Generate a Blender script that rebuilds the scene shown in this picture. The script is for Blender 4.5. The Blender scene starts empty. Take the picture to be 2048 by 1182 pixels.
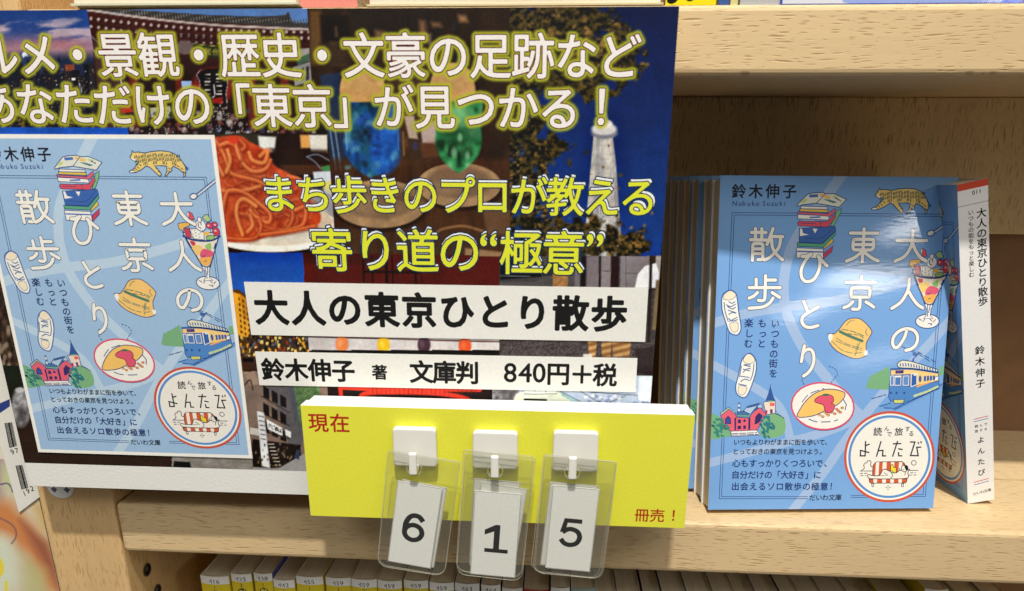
import bpy, math, random
import numpy as np
from mathutils import Matrix, Vector

random.seed(7)
RNG = np.random.default_rng(11)
S = bpy.context.scene
COL = S.collection
MM = 0.001

# ------------------------------------------------------------------ camera, light, exposure
CAM_POS = np.array([-133.6, -286.2, 143.7])            # millimetres; x along the shelf, y into it, z up
FPX, PPX, PPY = 1400.0, 1024.0, 830.0
PITCH, YAW, ROLL = math.radians(18.36), math.radians(-3.27), math.radians(0.43)


def cam_axes(p, y, r):
    cy, sy, cp, sp = math.cos(y), math.sin(y), math.cos(p), math.sin(p)
    f = np.array([sy * cp, cy * cp, -sp]); rt = np.array([cy, -sy, 0.0]); u = np.cross(rt, f)
    c, s = math.cos(r), math.sin(r)
    return np.array([c * rt + s * u, -s * rt + c * u, f])


R3 = cam_axes(PITCH, YAW, ROLL)
cam = bpy.data.cameras.new("camera"); camo = bpy.data.objects.new("camera", cam); COL.objects.link(camo)
M = Matrix.Identity(4)
for i in range(3):
    M[i][0], M[i][1], M[i][2], M[i][3] = R3[0][i], R3[1][i], -R3[2][i], CAM_POS[i] * MM
camo.matrix_world = M
cam.sensor_width = 36; cam.lens = FPX / 2048 * 36; cam.shift_y = (PPY - 591) / 2048
cam.clip_start = 0.01; cam.clip_end = 50
cam.dof.use_dof = True; cam.dof.focus_distance = 0.315; cam.dof.aperture_fstop = 13
S.camera = camo

W = bpy.data.worlds.new("World"); S.world = W; W.use_nodes = True
W.node_tree.nodes["Background"].inputs[0].default_value = (1.0, 0.96, 0.89, 1)
W.node_tree.nodes["Background"].inputs[1].default_value = 0.11


def lamp(name, pos, target, w, h, power, col=(1, .965, .90)):
    l = bpy.data.lights.new(name, 'AREA'); l.shape = 'RECTANGLE'; l.size = w * MM; l.size_y = h * MM
    l.energy = power; l.color = col
    o = bpy.data.objects.new(name, l); COL.objects.link(o)
    o.location = Vector(pos) * MM
    o.rotation_euler = (Vector(target) - Vector(pos)).to_track_quat('-Z', 'Y').to_euler()
    return o


lamp("ceiling_spot", (-100, -720, 1720), (-60, 0, 60), 70, 50, 41.0)
lamp("ceiling_panel", (800, -1700, 2000), (0, 0, 60), 1500, 800, 18.0)
lamp("ceiling_panel", (-1100, -1800, 1950), (-100, 0, 60), 1500, 900, 16.0)
# further rows of ceiling lights across the shop
for p, w, h, e in (((4250, -6250, 1900), 820, 800, 36), ((3640, -4640, 1900), 250, 800, 11), ((4400, -7600, 1900), 520, 1100, 24), ((7700, -11200, 1900), 500, 2000, 30), ((5200, -3300, 1900), 1600, 1400, 95)):
    lamp("ceiling_panel", p, (p[0], p[1], 0), w, h, e)

S.view_settings.view_transform = 'Standard'; S.view_settings.look = 'None'
S.view_settings.exposure = 0; S.view_settings.gamma = 1; S.view_settings.use_curve_mapping = False
S.cycles.max_bounces = 8; S.cycles.transparent_max_bounces = 16


# ------------------------------------------------------------------ geometry of the view (only used to measure the flat prints)
def ray(px, py):
    v = np.array([px - PPX, -(py - PPY), FPX]); return R3.T @ v


def on_y(px, py, y):
    d = ray(px, py); return CAM_POS + d * ((y - CAM_POS[1]) / d[1])


def on_z(px, py, z):
    d = ray(px, py); return CAM_POS + d * ((z - CAM_POS[2]) / d[2])


def homography(src, dst):
    A = []
    for (x, y), (u, v) in zip(src, dst):
        A.append([x, y, 1, 0, 0, 0, -u * x, -u * y, -u]); A.append([0, 0, 0, x, y, 1, -v * x, -v * y, -v])
    h = np.linalg.svd(np.array(A, float))[2][-1].reshape(3, 3)
    def f(px, py):
        q = h @ np.array([px, py, 1.0]); return (q[0] / q[2], q[1] / q[2])
    f.h = h
    return f


def lin(c):
    c = np.asarray(c, float) / 255.0
    return np.where(c <= .04045, c / 12.92, ((c + .055) / 1.055) ** 2.4)


# ------------------------------------------------------------------ materials
def new_mat(name):
    m = bpy.data.materials.new(name); m.use_nodes = True
    nt = m.node_tree; return m, nt, nt.nodes["Principled BSDF"]


def print_mat(name, rough, coat=0.0, coat_rough=.08, bump=0.0, bump_scale=300.0, spec=.5, mottling=.05, ripple=0.0):
    m, nt, p = new_mat(name)
    at = nt.nodes.new("ShaderNodeAttribute"); at.attribute_name = "Col"
    tc = nt.nodes.new("ShaderNodeTexCoord")
    nz = nt.nodes.new("ShaderNodeTexNoise"); nz.inputs["Scale"].default_value = 900; nz.inputs["Detail"].default_value = 4
    nt.links.new(tc.outputs["Object"], nz.inputs["Vector"])
    mr = nt.nodes.new("ShaderNodeMapRange"); mr.inputs[1].default_value = .3; mr.inputs[2].default_value = .7
    mr.inputs[3].default_value = 1 - mottling; mr.inputs[4].default_value = 1 + mottling * .6
    nt.links.new(nz.outputs["Fac"], mr.inputs[0])
    mx = nt.nodes.new("ShaderNodeVectorMath"); mx.operation = 'SCALE'
    nt.links.new(at.outputs["Color"], mx.inputs[0]); nt.links.new(mr.outputs[0], mx.inputs["Scale"])
    nt.links.new(mx.outputs[0], p.inputs["Base Color"])
    p.inputs["Roughness"].default_value = rough; p.inputs["Specular IOR Level"].default_value = spec
    p.inputs["Coat Weight"].default_value = coat; p.inputs["Coat Roughness"].default_value = coat_rough
    if bump:
        n2 = nt.nodes.new("ShaderNodeTexNoise"); n2.inputs["Scale"].default_value = bump_scale; n2.inputs["Detail"].default_value = 3
        mp = nt.nodes.new("ShaderNodeMapping"); mp.inputs["Scale"].default_value = (.5, 1.7, 1)
        nt.links.new(tc.outputs["Object"], mp.inputs["Vector"]); nt.links.new(mp.outputs[0], n2.inputs["Vector"])
        b = nt.nodes.new("ShaderNodeBump"); b.inputs["Strength"].default_value = 1; b.inputs["Distance"].default_value = bump
        nt.links.new(n2.outputs["Fac"], b.inputs["Height"])
        if ripple:
            n3 = nt.nodes.new("ShaderNodeTexNoise"); n3.inputs["Scale"].default_value = 28; n3.inputs["Detail"].default_value = 1
            b2 = nt.nodes.new("ShaderNodeBump"); b2.inputs["Strength"].default_value = 1; b2.inputs["Distance"].default_value = ripple
            nt.links.new(tc.outputs["Object"], n3.inputs["Vector"]); nt.links.new(n3.outputs["Fac"], b2.inputs["Height"])
            nt.links.new(b2.outputs[0], b.inputs["Normal"])
        nt.links.new(b.outputs[0], p.inputs["Normal"]); nt.links.new(b.outputs[0], p.inputs["Coat Normal"])
    return m


MAT_SIGN = print_mat("satin_inkjet_paper", .5, bump=.00003, bump_scale=1800, spec=.16)
MAT_PAPER = print_mat("matte_paper", .6, spec=.3, mottling=.04)
MAT_COVER = print_mat("laminated_book_cover", .45, coat=.8, coat_rough=.06, bump=.000011, bump_scale=430, spec=.12, mottling=.03, ripple=.00005)


def plain_mat(name, col, rough=.4, spec=.5, noise=.06, scale=200, bump=0.0, coat=0.0):
    m, nt, p = new_mat(name)
    tc = nt.nodes.new("ShaderNodeTexCoord"); nz = nt.nodes.new("ShaderNodeTexNoise")
    nz.inputs["Scale"].default_value = scale; nz.inputs["Detail"].default_value = 5
    nt.links.new(tc.outputs["Object"], nz.inputs["Vector"])
    cr = nt.nodes.new("ShaderNodeValToRGB"); c = lin(col)
    cr.color_ramp.elements[0].position = .3; cr.color_ramp.elements[1].position = .7
    cr.color_ramp.elements[0].color = (*(c * (1 - noise)), 1); cr.color_ramp.elements[1].color = (*np.minimum(c * (1 + noise), .9), 1)
    nt.links.new(nz.outputs["Fac"], cr.inputs[0]); nt.links.new(cr.outputs[0], p.inputs["Base Color"])
    p.inputs["Roughness"].default_value = rough; p.inputs["Specular IOR Level"].default_value = spec; p.inputs["Coat Weight"].default_value = coat
    if bump:
        b = nt.nodes.new("ShaderNodeBump"); b.inputs["Distance"].default_value = bump
        nt.links.new(nz.outputs["Fac"], b.inputs["Height"]); nt.links.new(b.outputs[0], p.inputs["Normal"])
    return m


def wood_mat(name, along, base=(216, 188, 143), dash=(188, 151, 105), rough=.45, pore=.25, contrast=1.0):
    """Ash veneer: short dark pores running along one axis (0 x, 1 y, 2 z), pale earlywood bands between."""
    m, nt, p = new_mat(name)
    tc = nt.nodes.new("ShaderNodeTexCoord")
    def noise(sa, sc, detail, dist=0.0):
        mp = nt.nodes.new("ShaderNodeMapping"); s = [sc, sc, sc]; s[along] = sa
        mp.inputs["Scale"].default_value = s
        nt.links.new(tc.outputs["Object"], mp.inputs["Vector"])
        n = nt.nodes.new("ShaderNodeTexNoise"); n.inputs["Scale"].default_value = 1; n.inputs["Detail"].default_value = detail
        n.inputs["Distortion"].default_value = dist
        nt.links.new(mp.outputs[0], n.inputs["Vector"]); return n
    fine = noise(20, 1500, 2); band = noise(9, 160, 3, .6); big = noise(5, 40, 2); wave = noise(14, 34, 1)
    def ramp(src, a, b, lo, hi):
        r = nt.nodes.new("ShaderNodeMapRange"); r.inputs[1].default_value = a; r.inputs[2].default_value = b
        r.inputs[3].default_value = lo; r.inputs[4].default_value = hi; nt.links.new(src, r.inputs[0]); return r.outputs[0]
    def op(kind, a, b):
        n = nt.nodes.new("ShaderNodeMath"); n.operation = kind
        for i, v in enumerate((a, b)):
            if isinstance(v, (int, float)): n.inputs[i].default_value = v
            else: nt.links.new(v, n.inputs[i])
        return n.outputs[0]
    sep = nt.nodes.new("ShaderNodeSeparateXYZ"); nt.links.new(tc.outputs["Object"], sep.inputs[0])
    o1, o2 = [i for i in range(3) if i != along]
    across = op('ADD', op('ADD', sep.outputs[o1], sep.outputs[o2]), ramp(wave.outputs["Fac"], 0, 1, -.004, .004))
    def pore_layer(la, lc, size, seed):
        cmb = nt.nodes.new("ShaderNodeCombineXYZ")
        nt.links.new(op('ADD', op('MULTIPLY', sep.outputs[along], la), seed), cmb.inputs[0]); nt.links.new(op('MULTIPLY', across, lc), cmb.inputs[1])
        v = nt.nodes.new("ShaderNodeTexVoronoi"); v.voronoi_dimensions = '2D'; v.inputs["Scale"].default_value = 1
        nt.links.new(cmb.outputs[0], v.inputs["Vector"])
        sc_ = nt.nodes.new("ShaderNodeSeparateColor"); nt.links.new(v.outputs["Color"], sc_.inputs[0])
        return op('MULTIPLY', ramp(op('DIVIDE', v.outputs["Distance"], op('ADD', op('MULTIPLY', sc_.outputs[0], size), .02)), .55, 1.0, 1, 0), ramp(sc_.outputs[1], .05, .45, .2, 1))
    dens = ramp(band.outputs["Fac"], .34, .60, .45, 1.0)
    both = op('MAXIMUM', pore_layer(58, 680, pore, 0.0), pore_layer(100, 1050, pore, 7.3))
    pores = op('MULTIPLY', both, dens)
    class _M: outputs = [pores]
    mul = _M
    mix0 = nt.nodes.new("ShaderNodeMix"); mix0.data_type = 'RGBA'
    c = lin(base)
    mix0.inputs[6].default_value = (*(c * (1 - .10 * contrast)), 1); mix0.inputs[7].default_value = (*np.minimum(c * (1 + .06 * contrast), .95), 1)
    nt.links.new(op('ADD', op('MULTIPLY', ramp(big.outputs["Fac"], .35, .65, 0, 1), .6), op('MULTIPLY', ramp(fine.outputs["Fac"], .3, .7, 0, 1), .4)), mix0.inputs[0])
    mix = nt.nodes.new("ShaderNodeMix"); mix.data_type = 'RGBA'; nt.links.new(mix0.outputs[2], mix.inputs[6])
    mix.inputs[7].default_value = (*lin(dash), 1); nt.links.new(mul.outputs[0], mix.inputs[0])
    nt.links.new(mix.outputs[2], p.inputs["Base Color"])
    p.inputs["Roughness"].default_value = rough; p.inputs["Specular IOR Level"].default_value = .35
    inv = ramp(mul.outputs[0], 0, 1, 1, 0)
    b = nt.nodes.new("ShaderNodeBump"); b.inputs["Distance"].default_value = .00013; b.inputs["Strength"].default_value = .9
    nt.links.new(inv, b.inputs["Height"]); nt.links.new(b.outputs[0], p.inputs["Normal"])
    return m


MAT_WOOD_X = wood_mat("ash_wood_lengthwise", 0)
MAT_WOOD_Z = wood_mat("ash_wood_upright", 2, base=(214, 178, 126), dash=(184, 145, 98))
MAT_RAIL = wood_mat("ash_veneer_back_panel", 2, base=(224, 198, 150), dash=(160, 126, 84), contrast=1.3)
MAT_BROWN = plain_mat("brown_hardboard", (134, 98, 62), .6, noise=.10, scale=60)
MAT_WHITE_PLASTIC = plain_mat("white_plastic", (230, 228, 219), .28, noise=.01)
MAT_STEEL = plain_mat("dark_metal_sleeve", (70, 60, 48), .35)
MAT_FOAM = plain_mat("white_foam_board", (228, 227, 221), .6, noise=.03, scale=900, bump=.0001)


def pages_mat(axis):
    m, nt, p = new_mat("book_page_edges")
    tc = nt.nodes.new("ShaderNodeTexCoord"); mp = nt.nodes.new("ShaderNodeMapping")
    s = [12, 12, 12]; s[axis] = 2600; mp.inputs["Scale"].default_value = s
    nz = nt.nodes.new("ShaderNodeTexNoise"); nz.inputs["Scale"].default_value = 1; nz.inputs["Detail"].default_value = 3
    nt.links.new(tc.outputs["Object"], mp.inputs["Vector"]); nt.links.new(mp.outputs[0], nz.inputs["Vector"])
    cr = nt.nodes.new("ShaderNodeValToRGB")
    cr.color_ramp.elements[0].position = .32; cr.color_ramp.elements[1].position = .68
    cr.color_ramp.elements[0].color = (*lin((200, 188, 160)), 1); cr.color_ramp.elements[1].color = (*lin((234, 226, 206)), 1)
    nt.links.new(nz.outputs["Fac"], cr.inputs[0]); nt.links.new(cr.outputs[0], p.inputs["Base Color"])
    p.inputs["Roughness"].default_value = .75
    return m


MAT_PAGES = pages_mat(2)


def film_mat():
    m, nt, p = new_mat("clear_vinyl_film")
    out = nt.nodes["Material Output"]
    tr = nt.nodes.new("ShaderNodeBsdfTransparent"); tr.inputs[0].default_value = (.935, .937, .915, 1)
    gl = nt.nodes.new("ShaderNodeBsdfGlossy"); gl.inputs["Roughness"].default_value = .16
    df = nt.nodes.new("ShaderNodeBsdfDiffuse"); df.inputs[0].default_value = (.72, .71, .66, 1)
    nz = nt.nodes.new("ShaderNodeTexNoise"); nz.inputs["Scale"].default_value = 60
    b = nt.nodes.new("ShaderNodeBump"); b.inputs["Distance"].default_value = .0006
    nt.links.new(nz.outputs["Fac"], b.inputs["Height"]); nt.links.new(b.outputs[0], gl.inputs["Normal"])
    m1 = nt.nodes.new("ShaderNodeMixShader"); m1.inputs[0].default_value = .04
    m2 = nt.nodes.new("ShaderNodeMixShader"); m2.inputs[0].default_value = .03
    nt.links.new(tr.outputs[0], m1.inputs[1]); nt.links.new(gl.outputs[0], m1.inputs[2])
    nt.links.new(m1.outputs[0], m2.inputs[1]); nt.links.new(df.outputs[0], m2.inputs[2])
    nt.links.new(m2.outputs[0], out.inputs[0])
    return m


MAT_FILM = film_mat()
MAT_FILM_EDGE = plain_mat("film_cut_edge", (186, 184, 164), .3, noise=.02)


# ------------------------------------------------------------------ mesh helpers
class MB:
    """Collects faces (millimetres) with a colour each; build() links them as one mesh object."""
    def __init__(self):
        self.v, self.f, self.c = [], [], []

    def face(self, pts, col=(255, 255, 255)):
        i = len(self.v); self.v += [tuple(p) for p in pts]
        self.f.append(tuple(range(i, i + len(pts)))); self.c.append(tuple(lin(col)))

    def box(self, a, b, col=(255, 255, 255), cols=None):
        x0, y0, z0 = a; x1, y1, z1 = b
        P = [(x0, y0, z0), (x1, y0, z0), (x1, y1, z0), (x0, y1, z0), (x0, y0, z1), (x1, y0, z1), (x1, y1, z1), (x0, y1, z1)]
        i = len(self.v); self.v += P
        for k, q in enumerate(((0, 3, 2, 1), (4, 5, 6, 7), (0, 1, 5, 4), (2, 3, 7, 6), (1, 2, 6, 5), (3, 0, 4, 7))):
            self.f.append(tuple(i + t for t in q)); self.c.append(tuple(lin((cols or {}).get(k, col))))

    def prism(self, outline, z0, z1, col=(255, 255, 255)):
        n = len(outline); i = len(self.v)
        self.v += [(x, y, z0) for x, y in outline] + [(x, y, z1) for x, y in outline]
        c = tuple(lin(col))
        self.f.append(tuple(i + k for k in reversed(range(n)))); self.f.append(tuple(i + n + k for k in range(n))); self.c += [c, c]
        for k in range(n):
            j = (k + 1) % n; self.f.append((i + k, i + j, i + n + j, i + n + k)); self.c.append(c)

    def tube(self, pts, r, n=6, col=(255, 255, 255), closed=False):
        P = [Vector(p) for p in pts]; m = len(P); i = len(self.v)
        for k, p in enumerate(P):
            a = P[(k - 1) % m] if closed or k else P[k]; b = P[(k + 1) % m] if closed or k < m - 1 else P[k]
            t = (b - a).normalized(); up = Vector((0, 0, 1)) if abs(t.z) < .9 else Vector((1, 0, 0))
            s = t.cross(up).normalized(); q = s.cross(t)
            for j in range(n):
                w = 2 * math.pi * j / n; self.v.append(tuple(p + (s * math.cos(w) + q * math.sin(w)) * r))
        for k in range(m if closed else m - 1):
            for j in range(n):
                k2 = (k + 1) % m; j2 = (j + 1) % n
                self.f.append((i + k * n + j, i + k * n + j2, i + k2 * n + j2, i + k2 * n + j)); self.c.append(tuple(lin(col)))

    def build(self, name, mat, parent=None, matrix=None, bevel=0.0, segs=2, smooth=False):
        me = bpy.data.meshes.new(name)
        me.from_pydata([(x * MM, y * MM, z * MM) for x, y, z in self.v], [], self.f); me.update()
        at = me.color_attributes.new("Col", 'FLOAT_COLOR', 'CORNER')
        data = np.ones((len(me.loops), 4), np.float32); k = 0
        for f, c in zip(self.f, self.c):
            data[k:k + len(f), :3] = c; k += len(f)
        at.data.foreach_set("color", data.ravel())
        me.materials.append(mat)
        if smooth:
            me.polygons.foreach_set("use_smooth", [True] * len(me.polygons))
        o = bpy.data.objects.new(name, me); COL.objects.link(o)
        if parent is not None: o.parent = parent
        if matrix is not None: o.matrix_local = matrix
        if bevel:
            b = o.modifiers.new("edge", 'BEVEL'); b.width = bevel * MM; b.segments = segs; b.limit_method = 'ANGLE'
        return o


def empty(name, matrix, label=None, cat=None, group=None):
    o = bpy.data.objects.new(name, None); COL.objects.link(o); o.matrix_world = matrix; o.empty_display_size = .02
    if label: o["label"] = label
    if cat: o["category"] = cat
    if group: o["group"] = group
    return o


def tag(o, label, cat, group=None):
    o["label"] = label; o["category"] = cat
    if group: o["group"] = group
    return o


def frame(origin, u, v):
    """Local x along u, local y along v, local z towards whoever looks at the face; origin in millimetres."""
    u = Vector(u).normalized(); v = Vector(v); v = (v - u * v.dot(u)).normalized(); w = u.cross(v)
    m = Matrix.Identity(4)
    for i in range(3):
        m[i][0], m[i][1], m[i][2], m[i][3] = u[i], v[i], w[i], origin[i] * MM
    return m


# ------------------------------------------------------------------ lettering and flat print
def sdf(px, py, loops):
    d = np.full(px.shape, 1e9); ins = np.zeros(px.shape, bool)
    for lp in loops:
        lp = np.asarray(lp, float)
        for (x0, y0), (x1, y1) in zip(lp, np.roll(lp, -1, 0)):
            ex, ey = x1 - x0, y1 - y0; l2 = ex * ex + ey * ey
            if l2 < 1e-12: continue
            t = np.clip(((px - x0) * ex + (py - y0) * ey) / l2, 0, 1)
            d = np.minimum(d, (px - x0 - t * ex) ** 2 + (py - y0 - t * ey) ** 2)
            if y0 != y1:
                ins ^= ((y0 > py) != (y1 > py)) & (px < x0 + (py - y0) / (y1 - y0) * ex)
    d = np.sqrt(d); return np.where(ins, -d, d)


_G = {}


def glyph(ch):
    """Triangles and closed outlines of one character, in em units about the middle of its cell."""
    if ch in _G: return _G[ch]
    cu = bpy.data.curves.new("tmp", 'FONT'); cu.body = ch; cu.size = 1; cu.resolution_u = 4
    o = bpy.data.objects.new("tmp", cu); COL.objects.link(o)
    e = o.evaluated_get(bpy.context.evaluated_depsgraph_get()); me = e.to_mesh()
    V = np.array([(v.co.x, v.co.y) for v in me.vertices]) if len(me.vertices) else np.zeros((0, 2))
    T = [tuple(p.vertices) for p in me.polygons]
    cnt = {}
    for t in T:
        for a, b in zip(t, t[1:] + t[:1]): cnt[(a, b)] = cnt.get((a, b), 0) + 1
    nxt = {a: b for (a, b) in cnt if (b, a) not in cnt}
    loops = []
    while nxt:
        a, b = next(iter(nxt.items())); lp = [a]; del nxt[a]
        while b in nxt:
            lp.append(b); b2 = nxt.pop(b); b = b2
        if len(lp) > 2: loops.append(lp)
    e.to_mesh_clear(); bpy.data.objects.remove(o); bpy.data.curves.remove(cu)
    if len(V):
        if ord(ch) < 0x2E80 or ch in '！':
            V = V - (V.min(0) + V.max(0)) / 2
        else:
            V = V - np.array([.5, .38])
    _G[ch] = (V, T, [V[l] for l in loops]); return _G[ch]


_B = {}


def bold_glyph(ch, bold):
    """The character grown by bold (em): contour of its distance field, as non-overlapping faces."""
    key = (ch, round(bold, 4))
    if key in _B: return _B[key]
    V, T, loops = glyph(ch)
    n = 60; lo, hi = V.min(0) - bold - .02, V.max(0) + bold + .02
    nx, ny = max(6, int(n * (hi[0] - lo[0]))), max(6, int(n * (hi[1] - lo[1])))
    X, Y = np.linspace(lo[0], hi[0], nx + 1), np.linspace(lo[1], hi[1], ny + 1)
    D = sdf(*np.meshgrid(X, Y), loops) - bold
    out = []
    for j in range(ny):
        run = None
        for i in range(nx + 1):
            full = i < nx and D[j, i] <= 0 and D[j, i + 1] <= 0 and D[j + 1, i] <= 0 and D[j + 1, i + 1] <= 0
            if full:
                if run is None: run = i
                continue
            if run is not None:
                out.append(np.array([(X[run], Y[j]), (X[i], Y[j]), (X[i], Y[j + 1]), (X[run], Y[j + 1])])); run = None
            if i == nx: break
            q = ((i, j), (i + 1, j), (i + 1, j + 1), (i, j + 1)); d = [D[b, a] for a, b in q]
            if min(d) > 0: continue
            P = []
            for k in range(4):
                (a, b), (c, e) = q[k], q[(k + 1) % 4]; d0, d1 = d[k], d[(k + 1) % 4]
                if d0 <= 0: P.append((X[a], Y[b]))
                if (d0 <= 0) != (d1 <= 0):
                    t = d0 / (d0 - d1); P.append((X[a] + t * (X[c] - X[a]), Y[b] + t * (Y[e] - Y[b])))
            if len(P) > 2: out.append(np.array(P))
    _B[key] = out; return out


def catmull(P, n=6, closed=False):
    P = np.asarray(P, float)
    if len(P) < 3: return P
    if closed: Q = np.vstack([P[-1], P, P[0], P[1]])
    else: Q = np.vstack([2 * P[0] - P[1], P, 2 * P[-1] - P[-2]])
    out = []
    for i in range(1, len(Q) - 2):
        a, b, c, d = Q[i - 1:i + 3]
        for t in np.arange(n) / n:
            out.append(.5 * (2 * b + (c - a) * t + (2 * a - 5 * b + 4 * c - d) * t * t + (3 * b - a - 3 * c + d) * t ** 3))
    if not closed: out.append(P[-1])
    return np.array(out)


def clip_poly(pts, r):
    x0, y0, x1, y1 = r
    for ax, lim, sg in ((0, x0, 1), (0, x1, -1), (1, y0, 1), (1, y1, -1)):
        out = []
        for a, b in zip(pts, pts[1:] + pts[:1]):
            ia, ib = sg * (a[ax] - lim) >= 0, sg * (b[ax] - lim) >= 0
            if ia: out.append(a)
            if ia != ib:
                t = (lim - a[ax]) / (b[ax] - a[ax]); out.append((a[0] + t * (b[0] - a[0]), a[1] + t * (b[1] - a[1])))
        pts = out
        if len(pts) < 3: return []
    return pts


class Print:
    """Flat ink on one sheet: shapes given in picture units are mapped to millimetres on the sheet; each sits microns above the last."""
    STEP, SUB, CYC = .0009, .00014, 5

    def __init__(self, mapf, mb=None, clip=None, z0=0.0):
        self.map, self.mb, self.clip, self.zg, self.z, self.k = mapf, mb or MB(), clip, z0, z0, 0
        self.T = lambda p: p

    def frame(self, ox, oy, s):
        self.T = lambda p: (ox + p[0] / s, oy + p[1] / s); self.s = s; return self

    def raw(self): self.T = lambda p: p; self.s = 1.0; return self

    def pts(self, P): return [self.map(*self.T(p)) for p in P]

    def _emit(self, loc, col):
        loc = [tuple(p) for p in loc]
        if self.clip: loc = clip_poly(loc, self.clip)
        if len(loc) >= 3: self.mb.face([(x, y, self.z) for x, y in loc], col)

    def reset(self, h=0.0): self.zg = self.base + h; self.z = self.zg; self.k = 0

    def up(self): self.zg += self.STEP; self.z = self.zg; self.k = 0

    def sub(self): self.k += 1; self.z = self.zg + self.SUB * (1 + self.k % self.CYC)

    def poly(self, P, col, smooth=False, edge=None, ew=.28):
        L = self.pts(P)
        if smooth: L = [tuple(p) for p in catmull(L, 5, True)]
        self.up(); self._emit(L, col)
        if edge is not None: self.line_local(L, ew, edge, closed=True)

    def ellipse(self, c, rx, ry, col, edge=None, ew=.28, rot=0, n=28):
        P = [(c[0] + rx * math.cos(a) * math.cos(rot) - ry * math.sin(a) * math.sin(rot), c[1] + rx * math.cos(a) * math.sin(rot) + ry * math.sin(a) * math.cos(rot))
             for a in [2 * math.pi * k / n for k in range(n)]]
        self.poly(P, col, edge=edge, ew=ew)

    def line_local(self, L, w, col, closed=False, caps=True):
        P = np.asarray(L, float)
        keep = [0] + [i for i in range(1, len(P)) if np.hypot(*(P[i] - P[i - 1])) > 1e-4]
        P = P[keep]; n = len(P)
        if n < 2: return
        self.sub()
        nx = P[(np.arange(n) + 1) % n] if closed else np.vstack([P[1:], P[-1:]])
        pv = P[np.arange(n) - 1] if closed else np.vstack([P[:1], P[:-1]])
        d1 = P - pv; d2 = nx - P
        def nrm(d):
            l = np.hypot(d[:, 0], d[:, 1])[:, None]; return d / np.where(l < 1e-9, 1, l)
        d1, d2 = nrm(d1), nrm(d2)
        t = nrm(d1 + d2); bad = np.hypot(t[:, 0], t[:, 1]) < 1e-6; t[bad] = d2[bad]
        nn = np.stack([-t[:, 1], t[:, 0]], 1)
        dn = np.stack([-d2[:, 1], d2[:, 0]], 1); dn[np.hypot(d2[:, 0], d2[:, 1]) < 1e-6] = nn[np.hypot(d2[:, 0], d2[:, 1]) < 1e-6]
        k = 1 / np.clip((nn * dn).sum(1), .62, 1)
        A = P + nn * (w / 2 * k)[:, None]; B = P - nn * (w / 2 * k)[:, None]
        for i in range(n if closed else n - 1):
            j = (i + 1) % n
            self._emit([A[i], B[i], B[j], A[j]], col)
        if caps and not closed:
            for p, q, a, b in ((P[0], P[1], A[0], B[0]), (P[-1], P[-2], B[-1], A[-1])):
                d = p - q; d = d / np.hypot(*d); s = np.array([-d[1], d[0]])
                a0 = math.pi / 2
                self._emit([p + (d * math.cos(x) + s * math.sin(x)) * w / 2 for x in np.linspace(a0, -a0, 9)], col)

    def line(self, P, w, col, smooth=True, closed=False, caps=True):
        L = self.pts(P)
        if smooth and len(L) > 2: L = catmull(L, 6, closed)
        self.line_local(L, w, col, closed, caps)

    def dashes(self, P, w, col, on, off):
        L = catmull(self.pts(P), 10); d = np.r_[0, np.cumsum(np.hypot(*np.diff(L, axis=0).T))]; s = 0.0
        while s < d[-1]:
            q = np.linspace(s, min(s + on, d[-1]), 3); self.line_local(np.stack([np.interp(q, d, L[:, 0]), np.interp(q, d, L[:, 1])], 1), w, col); s += on + off

    def char(self, ch, c, em, col, bold=0.0, sx=1.0, rot=0.0):
        """One character centred at the local point c, em in millimetres; bold is extra stroke half-width in em."""
        V, T, loops = glyph(ch)
        if not len(V): return
        cr, sr = math.cos(rot), math.sin(rot)
        def X(q):
            q = np.asarray(q) * np.array([sx, 1]); return np.stack([c[0] + em * (q[:, 0] * cr - q[:, 1] * sr), c[1] + em * (q[:, 0] * sr + q[:, 1] * cr)], 1)
        self.z = self.zg; self.k = 0
        if bold:
            for f in bold_glyph(ch, bold): self._emit(X(f), col)
        else:
            L = X(V)
            for t in T: self._emit([L[i] for i in t], col)

    def text(self, s, p0, p1, em, col, bold=0.0, sx=1.0, rot=0.0):
        """Characters spread evenly from the middle of the first (p0) to the middle of the last (p1)."""
        a, b = np.array(self.map(*self.T(p0))), np.array(self.map(*self.T(p1)))
        self.up()
        for i, ch in enumerate(s):
            t = i / max(1, len(s) - 1)
            if ch not in ' 　': self.char(ch, a + (b - a) * t, em, col, bold, sx, rot)


# ------------------------------------------------------------------ painted photographs on the sign (numpy raster -> point colours)
def vnoise(x, y, seed=0):
    xi, yi = np.floor(x).astype(int), np.floor(y).astype(int); fx, fy = x - xi, y - yi
    fx, fy = fx * fx * (3 - 2 * fx), fy * fy * (3 - 2 * fy)
    def h(a, b):
        n = (a * 374761393 + b * 668265263 + seed * 1442695041) & 0x7fffffff
        n = ((n ^ (n >> 13)) * 1274126177) & 0x7fffffff
        return ((n ^ (n >> 16)) & 0xffff) / 65535.0
    return (h(xi, yi) * (1 - fx) + h(xi + 1, yi) * fx) * (1 - fy) + (h(xi, yi + 1) * (1 - fx) + h(xi + 1, yi + 1) * fx) * fy


def fbm(x, y, seed=0, o=4):
    s, a, t = 0, .5, 0
    for k in range(o):
        s = s + a * vnoise(x * 2 ** k, y * 2 ** k, seed + k * 17); t += a; a *= .5
    return s / t


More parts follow.
